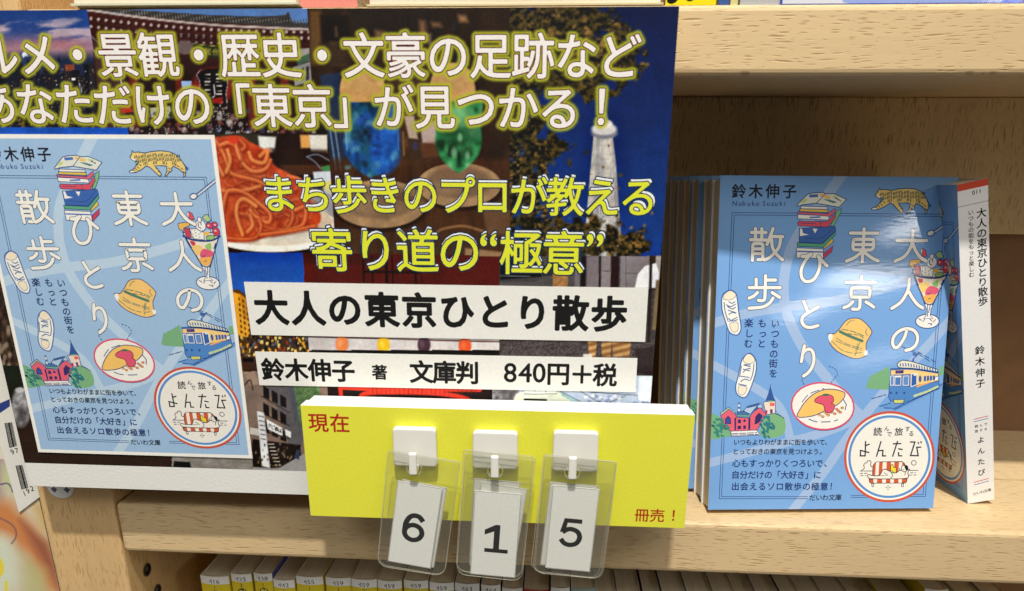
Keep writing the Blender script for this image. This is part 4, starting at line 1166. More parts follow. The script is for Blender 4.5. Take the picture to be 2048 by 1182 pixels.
    cv.blob((424, 176), 40, 40, (120, 30, 24), .25); cv.poly([(394, 148), (412, 138), (440, 136), (452, 146), (456, 165), (452, 182), (455, 205), (440, 218), (400, 214), (398, 190), (402, 170), (393, 160)], (18, 14, 16), 1.5)
    cv.line([(402, 139), (394, 150), (400, 165), (399, 176), (403, 186)], 1.3, (150, 136, 136), .9); cv.line([(452, 150), (455, 168), (452, 190), (454, 205)], 1.3, (150, 136, 136), .9)
    for yy in (148, 156, 163, 170, 180, 187): 
        cv.line([(410, yy), (420, yy + .5)], 1.5, (190, 176, 172), .8); cv.line([(433, yy + 1), (443, yy + 1.5)], 1.5, (190, 176, 172), .8)
    cv.line([(428, 170), (429, 192), (416, 196)], 1.3, (180, 170, 170), .8); cv.poly([(424, 198), (445, 194), (446, 208), (426, 206)], (128, 26, 22), 2)
    cv.poly([(596, 98), (624, 96), (628, 118), (598, 128)], (140, 132, 128), 2); cv.poly([(592, 118), (624, 104), (626, 116), (596, 132)], (64, 86, 68), 1.5)
    cv.poly([(585, 135), (624, 122), (628, 160), (590, 172)], (128, 126, 126), 2)
    for xx in (592, 602, 612): cv.poly([(xx, 140 - (xx - 592) * .3), (xx + 6, 138 - (xx - 592) * .3), (xx + 6, 160), (xx, 162)], (46, 40, 44), 1.5)
    cv.poly([(196, 176), (240, 178), (250, 220), (250, 240), (202, 250)], (120, 104, 40), 4, .6); cv.poly([(242, 216), (258, 212), (268, 224), (244, 226)], (170, 52, 34), 2, .9); cv.poly([(300, 216), (340, 212), (346, 236), (302, 236)], (190, 196, 170), 2, .75)
    for _ in range(300):
        px = rnd.uniform(215, 640); py = rnd.uniform(222, 268); s = rnd.uniform(1.5, 6)
        cv.blob((px, py), s, s * rnd.uniform(.6, 1.2), [(24, 20, 24), (40, 32, 34), (92, 78, 76), (140, 126, 124), (176, 166, 162), (60, 56, 82), (110, 60, 56), (30, 24, 20)][rnd.randrange(8)], .5, rnd.uniform(.5, .95))
    for _ in range(60): cv.line([(px := rnd.uniform(220, 640), py := rnd.uniform(245, 266)), (px + rnd.uniform(-3, 3), py + 4)], 1.0, (196, 188, 186), .8, .7, False)
    for _ in range(46): cv.blob((rnd.uniform(425, 460), rnd.uniform(205, 240)), 1.2, .8, (186, 176, 172), .8, .8)
    # ice cream sodas
    Cq = [(614, 10), (1019.5, 10), (1020.5, 520), (672, 520), (655, 265), (623, 172)]
    cv.panel(Cq)
    cv.tex(lambda x, y: mixc((38, 26, 18), (74, 48, 28), 1.6 * (fbm(x / 30, y / 60, 9) - .35) + np.clip((y - 290) / 300, 0, .5)))
    for a, b, c, d, col in ((618, 20, 642, 130, (96, 68, 38)), (640, 30, 700, 90, (24, 18, 16)), (700, 14, 880, 86, (34, 26, 22)), (660, 84, 690, 130, (92, 78, 56)), (750, 60, 768, 100, (120, 92, 60)), (838, 40, 850, 76, (120, 86, 58)), (862, 44, 880, 54, (118, 86, 60)), (916, 30, 932, 44, (150, 110, 76)), (880, 80, 960, 120, (28, 20, 16)), (960, 16, 1020, 300, (44, 30, 20)), (640, 86, 760, 130, (52, 36, 24))):
        cv.poly([(a, b), (c, b + 2), (c + 4, d), (a + 3, d)], col, 9, .85)
    for _ in range(40): cv.poly([(px := rnd.uniform(640, 950), py := rnd.uniform(30, 300)), (px + rnd.uniform(3, 9), py), (px + rnd.uniform(3, 10), py + rnd.uniform(10, 40)), (px, py + 20)], [(26, 18, 14), (110, 84, 58), (72, 50, 34), (140, 120, 100), (30, 40, 60)][rnd.randrange(5)], 5, .55)
    cv.poly([(640, 150), (680, 145), (690, 330), (668, 340), (650, 262)], (34, 52, 84), 6, .8)
    for xx in (658, 668): cv.line([(xx, 245), (xx + 14, 340)], 3, (120, 150, 180), 2, .7)
    cv.poly([(790, 150), (905, 150), (880, 330), (800, 330)], (72, 50, 36), 10, .7); cv.poly([(808, 232), (828, 232), (836, 278), (818, 276)], (184, 166, 150), 4, .8)
    cv.poly([(840, 246), (880, 240), (876, 288), (845, 286)], (190, 172, 164), 4, .8); cv.line([(806, 265), (808, 310)], 4, (130, 96, 60), 3, .8); cv.blob((830, 292), 6, 8, (60, 58, 96), .6, .7); cv.poly([(840, 286), (890, 282), (895, 312), (845, 316)], (110, 66, 40), 6, .6)
    cv.poly([(640, 318), (1020, 318), (1020, 520), (640, 520)], (70, 42, 24), 14, .75, lambda x, y: mixc((58, 34, 18), (88, 54, 30), fbm(x / 9, y / 70, 4)))
    for c, rx, ry in (((760, 408), 92, 48), ((918, 370), 84, 44)):
        cv.blob((c[0] + 2, c[1] + 6), rx + 3, ry + 2, (40, 24, 14), .12, .8); cv.blob(c, rx, ry, (166, 124, 84), .04, 1, 0, lambda x, y: mixc((128, 100, 72), (164, 130, 94), fbm(x / 25, y / 25, 8) * 1.2))
        cv.blob((c[0], c[1] - 5), rx * .78, ry * .72, (112, 88, 66), .2, .75); cv.blob((c[0] - rx * .3, c[1] + ry * .1), rx * .35, ry * .35, (150, 120, 92), .8, .6)
    cv.poly([(790, 395), (810, 378), (822, 392), (860, 400), (852, 412), (800, 402)], (96, 68, 46), 3, .7)
    cv.line([(872, 475), (880, 460), (925, 452), (965, 462)], 5, (140, 100, 66), 3, .8); cv.blob((925, 500), 55, 40, (70, 44, 28), .3, .7); cv.poly([(965, 420), (1020, 420), (1020, 470), (975, 470)], (132, 100, 76), 8, .45); cv.poly([(930, 496), (1010, 505), (990, 520), (930, 516)], (190, 150, 112), 5, .6)
    def soda(c0, ctop, rx, top, bot, cols, seed):
        P = [(ctop - rx * .95, top), (ctop + rx * .95, top), (ctop + rx, (top * 2 + bot) / 3), (ctop + rx * 1.06, top + (bot - top) * .62), (ctop + rx * .82, top + (bot - top) * .82), (ctop + rx * .18, bot), (ctop - rx * .18, bot), (ctop - rx * .82, top + (bot - top) * .82), (ctop - rx * 1.06, top + (bot - top) * .62), (ctop - rx, (top * 2 + bot) / 3)]
        def tx(x, y):
            n = fbm(x / 26, y / 30, seed); m = fbm(x / 17, y / 22, seed + 4, 2); c = mixc(cols[0], cols[1], (n - .3) * 2.2); c = c * (1 - .6 * np.clip((m - .48) * 3, 0, 1))[:, None]; return mixc(c, cols[2], .55 * np.clip((.40 - m) * 4, 0, 1))
        cv.poly(catmull(P, 5, True), cols[0], 5, .96, tx)
    soda(0, 742, 52, 200, 352, ((26, 84, 112), (24, 74, 160), (110, 168, 180)), 21)
    cv.poly(catmull([(758, 215), (790, 212), (800, 290), (795, 330), (765, 352), (742, 330), (745, 270)], 4, True), (24, 92, 190), 12, .8, lambda x, y: mixc((16, 62, 150), (40, 112, 206), fbm(x / 9, y / 9, 31)))
    for _ in range(26): cv.blob((rnd.uniform(692, 790), rnd.uniform(215, 345)), rnd.uniform(3, 9), rnd.uniform(3, 9), [(14, 40, 62), (90, 150, 170), (16, 50, 110)][rnd.randrange(3)], .9, .5)
    soda(0, 917, 44, 196, 342, ((36, 112, 62), (70, 150, 92), (140, 196, 150)), 41)
    cv.poly([(872, 250), (965, 250), (955, 286), (880, 286)], (30, 70, 44), 10, .45); cv.blob((920, 225), 22, 26, (130, 190, 130), .8, .6)
    for c, s in (((908, 305), 6), ((935, 312), 5), ((920, 275), 5)): cv.blob(c, s, s * 1.7, (150, 206, 160), .9, .55)
    for c in ((725, 168), (905, 166)):
        cv.poly(catmull([(c[0] - 42, c[1] + 30), (c[0] - 42, c[1] - 10), (c[0] - 25, c[1] - 34), (c[0] + 5, c[1] - 40), (c[0] + 34, c[1] - 26), (c[0] + 44, c[1] + 2), (c[0] + 42, c[1] + 30), (c[0], c[1] + 36)], 4, True), (188, 148, 92), 3, 1, lambda x, y: mixc((170, 130, 78), (198, 158, 104), fbm(x / 20, y / 14, 6)))
    cv.line([(688, 200), (690, 240), (694, 300)], 2.5, (150, 190, 200), 2, .5); cv.line([(795, 200), (797, 300)], 2.5, (110, 150, 180), 2, .45)
    # tower and autumn leaves
    Dq = [(1019.5, 10), (1362, 10), (1322, 514), (1020.5, 518)]
    cv.panel(Dq)
    cv.tex(lambda x, y: mixc((8, 22, 66), (20, 60, 136), np.clip((y - 20) / 480, 0, 1) + .1 * (fbm(x / 60, y / 60, 2) - .5)))
    tw = [(1188, 262), (1224, 262), (1232, 330), (1240, 450), (1246, 514), (1166, 514), (1176, 400)]
    cv.poly(tw, (176, 174, 176), 2, 1, lambda x, y: mixc((140, 140, 148), (196, 192, 186), .55 + 1.2 * (fbm(x / 6, y / 12, 12) - .5) + .35 * np.sin((x - 1205) / 6)))
    for k in range(26): cv.line([(1186 - k * .7, 272 + k * 9.5), (1224 + k * .8, 270 + k * 9.5)], .9, (150, 148, 150), 1, .5, False)
    for s in (-14, -5, 5, 14): cv.line([(1206 + s, 264), (1207 + s * 1.9, 514)], 1.2, (214, 210, 204), 1, .55)
    cv.blob((1209, 266), 26, 12, (120, 122, 136), .3); cv.blob((1208, 258), 25, 12, (190, 190, 194), .3); cv.blob((1208, 248), 17, 9, (206, 204, 204), .3); cv.poly([(1203, 225), (1213, 225), (1218, 246), (1198, 246)], (140, 142, 150), 3, .9)
    def leaves(n, fx, fy, cols, s0, s1):
        for _ in range(n):
            c = (fx(), fy()); s = rnd.uniform(s0, s1); cv.blob(c, s, s * rnd.uniform(.5, .95), cols[rnd.randrange(len(cols))], 1.1, rnd.uniform(.45, .9), rnd.uniform(0, 3))
    dk = [(28, 26, 20), (44, 40, 24), (66, 54, 26), (20, 22, 24)]; gd = [(106, 80, 38), (128, 98, 50), (84, 74, 32), (150, 118, 74), (54, 42, 20)]
    def leafmass(c, rx, ry, seed, gold, k=1.0):
        i = cv._box(c[0] - rx * 1.6, c[1] - ry * 1.6, c[0] + rx * 1.6, c[1] + ry * 1.6)
        if not len(i[0]): return
        x, y = cv.X[i], cv.Y[i]; d = np.sqrt(((x - c[0]) / rx) ** 2 + ((y - c[1]) / ry) ** 2)
        n = fbm(x / 17, y / 17, seed); m = fbm(x / 7, y / 6, seed + 3, 3); q = fbm(x / 24, y / 24, seed + 9, 2)
        col = mixc((20, 20, 17), (74, 62, 28), (m - .35) * 3); t = (np.clip((m - .50) * 4, 0, 1) * np.clip((q - .46) * 4 * gold, 0, 1))[:, None]
        cv.put(i, np.clip((n * 1.6 + .22 - d) * 3.2, 0, 1) * k, col * (1 - t) + np.array((132, 100, 54)) * t)
    cv.line([(1020, 200), (1130, 165), (1240, 140)], 5, (26, 20, 16), 2, .9)
    for a in (((1060, 70), 120, 95, 5, .5), ((1150, 60), 95, 60, 15, .9), ((1120, 150), 130, 50, 25, .5), ((1230, 115), 55, 55, 35, 1.1), ((1030, 250), 60, 90, 45, .7), ((1090, 300), 48, 36, 55, 1.6), ((1040, 370), 60, 80, 65, 1.2), ((1080, 470), 90, 60, 75, 1.1), ((1180, 480), 85, 48, 85, 1.8), ((1270, 490), 40, 30, 95, 1.4)): leafmass(*a)
    leaves(24, lambda: rnd.uniform(1030, 1180), lambda: rnd.uniform(20, 160), gd, 3, 7); leaves(30, lambda: rnd.uniform(1030, 1250), lambda: rnd.uniform(280, 512), gd, 2, 5); leaves(16, lambda: rnd.uniform(1225, 1310), lambda: rnd.uniform(420, 510), gd + dk, 2, 4)
    # spaghetti
    Eq = [(400, 267), (655, 267), (672, 520), (400, 520)]
    cv.panel(Eq)
    cv.tex(lambda x, y: mixc((54, 32, 22), (34, 20, 16), fbm(x / 24, y / 24, 14) * 1.3))
    cv.poly([(430, 267), (520, 267), (520, 300), (470, 300)], (70, 58, 44), 6, .7); cv.poly([(600, 270), (620, 270), (622, 296), (602, 296)], (206, 150, 84), 4)
    cv.poly([(516, 272), (552, 274), (549, 304), (520, 304)], (206, 202, 196), 4); cv.poly([(618, 270), (654, 270), (655, 306), (622, 304)], (206, 200, 190), 3); cv.poly([(540, 296), (655, 300), (660, 330), (560, 334)], (44, 24, 16), 6, .8); cv.poly([(560, 330), (660, 330), (662, 350), (575, 350)], (98, 56, 32), 5, .6)
    cv.line([(614, 313), (635, 309), (660, 322)], 2.2, (120, 124, 140), 1.4, .9); cv.line([(614, 313), (630, 324), (642, 338)], 2.2, (120, 124, 140), 1.4, .9); cv.poly([(642, 334), (660, 330), (662, 342), (645, 342)], (70, 128, 76), 3); cv.poly([(626, 344), (662, 342), (664, 372), (630, 370)], (196, 200, 206), 3); cv.poly([(642, 364), (664, 362), (668, 390), (650, 386)], (206, 196, 110), 4)
    cv.poly([(600, 375), (668, 380), (672, 460), (640, 460)], (176, 172, 176), 8, .8)
    cv.blob((545, 458), 140, 46, (232, 226, 218), .04); cv.blob((545, 452), 132, 40, (206, 190, 172), .1, .8); cv.poly([(612, 436), (650, 420), (668, 445), (640, 462), (610, 456)], (200, 176, 150), 6, .9)
    cv.poly(catmull([(420, 290), (440, 274), (480, 272), (500, 284), (530, 300), (548, 330), (575, 345), (600, 365), (615, 400), (640, 425), (632, 452), (560, 466), (500, 482), (440, 480), (410, 440)], 4, True), (168, 62, 30), 4, 1, lambda x, y: mixc((146, 44, 22), (206, 88, 44), fbm(x / 16, y / 16, 19) * 1.25))
    ro = [(222, 124, 64), (206, 96, 48), (232, 148, 84), (190, 78, 40), (214, 110, 58)]
    rb = [(204, 92, 48), (190, 76, 38), (212, 108, 58), (178, 66, 34)]
    def strand(P, w=8.5, c=None, k=1.0): cv.line([(a + 1.5, b + 2.5) for a, b in P], w + 2.5, (124, 36, 18), 5, .45 * k); cv.line(P, w, c or ro[rnd.randrange(5)], 2.6, .9 * k, True, .80); cv.line([(a - .6, b - 1.2) for a, b in P], w * .35, (240, 168, 110), 3, .38 * k)
    for _ in range(46):
        c = (rnd.uniform(425, 610), rnd.uniform(300, 455))
        if c[1] < 280 + (c[0] - 430) * .55: continue
        r, a0 = rnd.uniform(12, 34), rnd.uniform(0, 6.3); strand([(c[0] + r * math.cos(a0 + t) * 1.2, c[1] + r * math.sin(a0 + t) * .7) for t in np.linspace(0, rnd.uniform(1.8, 4.2), 6)], rnd.uniform(5.5, 9), rb[rnd.randrange(4)], .55)
    for P in (((432, 282), (448, 310), (458, 340), (470, 350), (510, 360), (535, 372)), ((440, 290), (460, 285), (478, 300), (485, 325), (505, 342), (530, 338), (540, 320)), ((470, 282), (474, 300), (480, 318)), ((478, 278), (490, 292), (484, 300)), ((455, 300), (460, 322), (452, 345)), ((520, 312), (535, 300), (528, 325), (505, 320), (498, 305)),
              ((425, 372), (450, 382), (490, 380), (520, 372)), ((440, 460), (450, 395), (462, 380), (490, 386), (520, 408), (540, 428), (536, 445), (510, 432), (500, 420)), ((485, 470), (473, 430), (476, 405), (490, 398), (512, 412)), ((500, 430), (505, 450), (495, 464)), ((430, 470), (470, 478), (510, 476), (522, 455), (518, 440)), ((545, 466), (575, 456), (586, 430), (575, 408), (560, 400)), ((590, 420), (610, 415), (608, 445), (590, 456), (560, 462)), ((520, 470), (580, 462), (630, 452)), ((575, 352), (600, 360), (615, 385), (612, 410)), ((424, 300), (436, 330), (446, 350))):
        strand(P)
    cv.blob((468, 280), 12, 8, (196, 60, 36), .6, .9)
    # street at night, dark red drapes, pale wall, cats
    cv.panel([(400, 505), (606, 505), (622, 756), (400, 756)])
    cv.tex(lambda x, y: mixc((20, 66, 160), (40, 104, 190), np.clip((y - 505) / 130, 0, 1)))
    cv.poly([(460, 582), (476, 578), (520, 610), (520, 700), (620, 700), (620, 760), (480, 760)], (84, 58, 26), 2); cv.poly([(466, 584), (478, 588), (498, 605), (500, 676), (476, 670)], (214, 156, 48), 1.5); cv.poly([(478, 586), (500, 603), (502, 640), (488, 640)], (190, 128, 34), 1.5)
    for r in range(7):
        for k in range(3): cv.poly([(476 + k * 8 + r * .8, 594 + r * 11 + k * 4), (480 + k * 8 + r * .8, 596 + r * 11 + k * 4), (480.5 + k * 8 + r * .8, 602 + r * 11 + k * 4), (476.5 + k * 8 + r * .8, 600 + r * 11 + k * 4)], (96, 60, 18), 1)
    cv.poly([(500, 655), (622, 655), (622, 756), (500, 756)], (70, 48, 26), 6, .95)
    for _ in range(150): cv.poly([(px := rnd.uniform(476, 622), py := rnd.uniform(666, 712)), (px + rnd.uniform(2, 6), py), (px + rnd.uniform(2, 6), py + rnd.uniform(2, 12)), (px, py + 5)], [(226, 170, 60), (240, 210, 120), (60, 44, 30), (34, 34, 50), (110, 110, 120), (150, 60, 40), (20, 20, 26)][rnd.randrange(7)], 1.2, .85)
    cv.poly([(482, 712), (520, 714), (522, 745), (488, 745)], (66, 44, 30), 2); cv.poly([(484, 716), (506, 716), (508, 724), (486, 724)], (24, 16, 16), 1.5)
    cv.panel([(605, 505), (998.5, 512), (998.5, 700), (618, 700)])
    cv.tex(lambda x, y: mixc((92, 26, 20), (70, 18, 14), fbm(x / 40, y / 60, 5))); cv.poly([(605, 505), (760, 508), (760, 530), (607, 528)], (62, 24, 16), 4, .7)
    for xx, w in ((726, 4), (744, 2.5), (772, 6), (784, 3), (830, 4), (842, 2)): cv.line([(xx, 512), (xx + 2, 572)], w, (26, 12, 12), 2, .85)
    cv.poly([(728, 540), (840, 542), (840, 548), (728, 546)], (30, 14, 12), 2, .8)
    cv.poly([(612, 660), (1000, 670), (1000, 720), (612, 712)], (206, 198, 196), 2); cv.poly([(612, 660), (700, 664), (700, 712), (612, 712)], (186, 176, 174), 6, .6); cv.line([(612, 673), (1000, 684)], 2.6, (90, 40, 36), 1.5)
    for c, col in (((684, 688), (220, 134, 84)), ((767, 690), (228, 180, 50)), ((848, 690), (84, 58, 70)), ((930, 692), (216, 94, 52))): 
        cv.blob(c, 13, 17, col, .25); cv.blob((c[0] - 4, c[1] - 2), 5, 7, [min(255, v + 40) for v in col], .9, .6); cv.poly([(c[0] - 4, c[1] + 16), (c[0] + 4, c[1] + 16), (c[0] + 4, c[1] + 22), (c[0] - 4, c[1] + 22)], (110, 70, 56), 1.5)
    cv.panel([(998.5, 512), (1326, 512), (1302, 830), (998.5, 830)])
    cv.tex(lambda x, y: mixc((92, 86, 86), (58, 52, 52), fbm(x / 5, y / 5, 8) * 1.2))
    cv.poly([(1000, 512), (1080, 512), (1084, 556), (1070, 564), (1000, 564)], (22, 22, 26), 3); cv.line([(1000, 551), (1060, 553)], 2, (90, 90, 96), 1.4); cv.poly([(1085, 538), (1110, 538), (1110, 553), (1085, 552)], (52, 50, 52), 2)
    cv.poly([(1000, 560), (1180, 545), (1200, 580), (1000, 580)], (84, 80, 80), 3, .7)
    for a, b, c in ((1150, 1160, (112, 104, 108)), (1162, 1172, (36, 26, 28)), (1174, 1198, (116, 106, 110)), (1198, 1202, (40, 34, 36)), (1203, 1222, (130, 120, 122)), (1222, 1238, (48, 30, 30)), (1241, 1300, (128, 120, 124)), (1300, 1312, (58, 44, 38)), (1312, 1330, (150, 146, 146))):
        cv.poly([(a, 512), (b, 512), (b - 1, 580), (a - 1, 580)], c, 1.6, 1)
    cv.line([(1252, 512), (1252, 575)], 1.4, (90, 82, 86), 1); cv.line([(1252, 546), (1300, 546)], 1.4, (84, 76, 80), 1); cv.line([(1203, 541), (1222, 543)], 1.2, (60, 52, 54), 1)
    cv.poly([(1270, 575), (1276, 548), (1290, 532), (1312, 526), (1318, 545), (1316, 576)], (226, 226, 230), 2); cv.line([(1302, 514), (1300, 600), (1296, 700)], 6, (50, 40, 34), 2); cv.poly([(1312, 560), (1320, 560), (1316, 660), (1304, 660)], (120, 104, 76), 2)
    cv.poly(catmull([(1106, 546), (1112, 542), (1124, 545), (1134, 550), (1136, 562), (1132, 574), (1108, 574), (1106, 560)], 4, True), (150, 108, 66), 2, 1, lambda x, y: mixc((120, 84, 48), (176, 134, 88), fbm(x / 3, y / 5, 3)))
    cv.tex if False else None
    cv.poly([(1000, 678), (1310, 686), (1306, 730), (1000, 716)], (86, 76, 76), 1, 1, lambda x, y: mixc((122, 112, 112), (58, 50, 50), fbm(x / 3, y / 2.2, 10) * 1.25)); 
    for a, b in ((1176, 1194), (1202, 1224), (1224, 1250), (1246, 1262)): cv.poly([(a, 680), (b, 680), (b - 3, 714), (a + 2, 713)], (168, 124, 76), 2, 1, lambda x, y: mixc((140, 96, 54), (196, 156, 106), .5 + .5 * np.sin(y / 2.2 + x / 9)))
    cv.poly([(1166, 708), (1184, 708), (1184, 716), (1166, 714)], (206, 198, 190), 2); cv.poly([(1270, 700), (1310, 690), (1305, 752), (1272, 745)], (50, 40, 40), 3, .8)
    # book street, red lattice, pale tramcar
    cv.panel([(440, 743), (662, 743), (668, 960), (440, 960)])
    cv.tex(lambda x, y: mixc((146, 124, 108), (110, 94, 86), fbm(x / 18, y / 18, 6)))
    cv.poly([(520, 742), (600, 742), (606, 880), (590, 930), (560, 830)], (98, 94, 96), 3); cv.poly([(572, 742), (605, 742), (606, 800), (590, 850)], (86, 90, 96), 3); cv.poly([(586, 760), (606, 748), (640, 748), (640, 860), (600, 850)], (96, 126, 80), 4, .95, lambda x, y: mixc((60, 90, 50), (130, 160, 110), fbm(x / 6, y / 6, 4)))
    cv.poly([(487, 742), (508, 742), (520, 768), (500, 772)], (164, 138, 120), 3, .8); cv.line([(488, 772), (500, 760), (506, 780)], 2.5, (70, 56, 50), 1.5)
    for k in range(3):
        for r in range(3): cv.poly([(526 + k * 17, 770 + r * 34 + k * 9), (538 + k * 17, 778 + r * 34 + k * 9), (539 + k * 17, 800 + r * 34 + k * 8), (527 + k * 17, 794 + r * 34 + k * 9)], (38, 32, 32), 1.5)
    for k in range(3): cv.line([(522, 792 + k * 34), (580, 826 + k * 26)], 2, (60, 48, 44), 1.2)
    cv.poly([(505, 878), (600, 890), (606, 940), (500, 938)], (40, 30, 26), 3); cv.poly([(500, 855), (520, 858), (520, 872), (500, 868)], (190, 184, 176), 1.5)
    cv.poly([(514, 822), (528, 826), (540, 936), (524, 932)], (206, 206, 206), 1.5); cv.poly([(533, 838), (564, 856), (565, 872), (536, 858)], (226, 226, 222), 1.2); cv.poly([(570, 858), (582, 864), (582, 876), (571, 870)], (214, 214, 210), 1.2)
    for k in range(6): cv.line([(518 + k * .8, 832 + k * 9), (527 + k * .8, 834 + k * 9)], 2.4, (90, 84, 92), 1, .8, False)
    for ch, c in (("矢", (540, 851)), ("口", (547, 855)), ("書", (553, 858)), ("店", (560, 862))):
        V, T, L = glyph(ch); cv.glow([np.stack([c[0] + 8 * l[:, 0], c[1] - 9 * l[:, 1]], 1) for l in L], (40, 36, 36), -.2, .6, .95)
    for k in range(7): cv.line([(537 + k * 2.2, 888 + k * 7), (548 + k * 2.2, 888 + k * 7)], 1.8, (206, 200, 186), 1, .9, False)
    for _ in range(50): cv.poly([(px := rnd.uniform(506, 604), py := rnd.uniform(885, 930)), (px + 3, py), (px + 3, py + 5), (px, py + 5)], [(110, 90, 70), (160, 140, 110), (24, 18, 18), (80, 50, 40)][rnd.randrange(4)], 1.4, .7)
    cv.poly([(560, 935), (612, 905), (616, 960), (500, 960), (500, 940)], (156, 152, 150), 3); cv.poly([(588, 915), (594, 898), (600, 902), (598, 920)], (60, 70, 90), 1.5)
    cv.poly([(440, 930), (540, 936), (560, 950), (440, 960)], (150, 146, 144), 2)
    cv.panel([(655, 765), (985, 770), (985, 840), (655, 840)])
    cv.tex(lambda x, y: mixc((44, 24, 20), (26, 16, 16), fbm(x / 14, y / 14, 3))); cv.line([(686, 775), (760, 778), (830, 779), (960, 779)], 9, (206, 58, 40), 2); cv.line([(680, 772), (684, 810)], 8, (200, 52, 38), 2); cv.line([(718, 802), (738, 786), (860, 786), (928, 796), (950, 812)], 9, (200, 56, 40), 2)
    for k in range(24): cv.line([(745 + k * 9, 776), (745 + k * 9, 789)], 1.3, (120, 30, 24), 1, .7, False)
    cv.line([(730, 798), (900, 800)], 3, (150, 40, 30), 1.6, .8)
    cv.panel([(985, 745), (1308, 752), (1302, 850), (985, 850)])
    cv.tex(lambda x, y: mixc((196, 206, 222), (164, 180, 206), fbm(x / 10, y / 10, 11))); cv.poly([(985, 752), (1040, 760), (1036, 800), (985, 800)], (112, 108, 112), 2, 1, lambda x, y: mixc((84, 80, 84), (150, 146, 150), vnoise(x / 7, y / 5, 3)))
    cv.poly([(1026, 802), (1032, 788), (1050, 782), (1118, 784), (1140, 800), (1140, 830), (1026, 830)], (216, 222, 206), 2); cv.poly([(1048, 797), (1094, 798), (1094, 803), (1048, 802)], (30, 30, 34), 1.2)
    for k in range(3): cv.poly([(1050 + k * 22, 780), (1068 + k * 22, 780), (1068 + k * 22, 786), (1050 + k * 22, 786)], (236, 238, 236), 1, 1); cv.line([(1048 + k * 22, 788), (1070 + k * 22, 788)], 1.2, (90, 94, 100), 1)
    for k in range(5): cv.poly([(1122 + k * 9, 784 + k * 4.6), (1129 + k * 9, 788 + k * 4.6), (1130 + k * 9, 795 + k * 4.6), (1123 + k * 9, 791 + k * 4.6)], (150, 190, 190), 1.2); cv.line([(1120 + k * 9, 782 + k * 4.6), (1131 + k * 9, 788 + k * 4.6)], 1.1, (80, 84, 90), 1)
    for P in (((1180, 784), (1300, 793)), ((1200, 812), (1250, 792)), ((1190, 790), (1230, 812)), ((1160, 782), (1240, 830))): cv.line(P, 1.3, (70, 74, 84), 1)
    for _ in range(40): cv.blob((rnd.uniform(1170, 1305), rnd.uniform(788, 815)), 4, 3, [(140, 158, 194), (226, 230, 236), (116, 130, 164)][rnd.randrange(3)], .6, .8)
    cv.poly([(1278, 752), (1306, 752), (1302, 805), (1276, 800)], (216, 224, 234), 2)
    # left of and below the mounted cover
    cv.panel([(-40, 255), (256, 255), (257, 270), (-40, 270)]); cv.tex(lambda x, y: mixc((20, 66, 150), (28, 84, 176), fbm(x / 20, y / 20, 3)))
    cv.panel([(-40, 560), (60, 560), (60, 740), (-40, 740)]); cv.tex(lambda x, y: mixc((44, 32, 26), (96, 74, 56), (fbm(x / 6, y / 14, 13) - .35) * 2)); 
    for _ in range(12): cv.blob((rnd.uniform(-5, 40), rnd.uniform(640, 735)), 4, 6, (176, 156, 130), .9, .6)
    cv.panel([(-40, 731), (360, 731), (360, 960), (-40, 960)]); cv.tex(lambda x, y: mixc((30, 36, 24), (48, 32, 24), np.clip((y - 760) / 70, 0, 1) + .5 * (fbm(x / 12, y / 12, 2) - .5)))
    cv.blob((42, 815), 20, 38, (150, 150, 152), .3, .9, 0, lambda x, y: mixc((92, 90, 94), (190, 190, 192), fbm(x / 7, y / 7, 7) * 1.3)); cv.blob((40, 780), 10, 5, (196, 196, 196), .5, .8); cv.blob((44, 830), 12, 18, (60, 54, 54), .9, .6)
    cv.panel([(344, 905), (505, 905), (505, 960), (344, 960)]); cv.tex(lambda x, y: mixc((120, 112, 104), (150, 146, 140), fbm(x / 12, y / 6, 2))); cv.poly([(348, 922), (380, 924), (384, 944), (345, 942)], (26, 24, 26), 2)
    cv.M = None


paint_sign(cv)
HEAD1 = [("ルメ・景観・歴史・文豪の足跡など", (-4, 109), (1239, 112))]
HEAD2 = [("あなただけの「東京」が見つかる", (-7, 207), (1119, 216))]
pr = Print(sgn, MB(), (0.0, 0.0, SW, SH), .02); pr.raw()


def heading(s, p0, p1, em, bold, extra=None):
    a, b = np.array(sgn(*p0)), np.array(sgn(*p1)); out = []
    for i, ch in enumerate(s): out.append((ch, a + (b - a) * i / (len(s) - 1)))
    return out


def crisp(cv):
    """Photographic fine detail: local contrast and small scale variation in the printed pictures."""
    C = cv.C; C = C + .22 * (C - blur(C, 16))
    f = fbm(PX / 5.0, PY / 5.0, 77, 3) - .5; g = fbm(PX / 22.0, PY / 22.0, 78, 3) - .5
    cv.C = np.clip(C * (1 + .10 * f + .18 * g)[..., None], 0, 255)


crisp(cv)
H = heading(*HEAD1[0], 0, 0) + heading(*HEAD2[0], 0, 0) + [("！", np.array(sgn(1203, 214)))]
EM = 15.5
for ch, c in H:
    V, T, L = glyph(ch)
    if len(V):
        loops = []
        for l in L:
            u, v = c[0] + EM * l[:, 0], c[1] + EM * l[:, 1]; x, y = sign_to_px(u, v); loops.append(np.stack([x, y], 1))
        cv.glow(loops, (176, 180, 48), 4.5, 12.0, .93)
rows_, cols_ = gx.shape




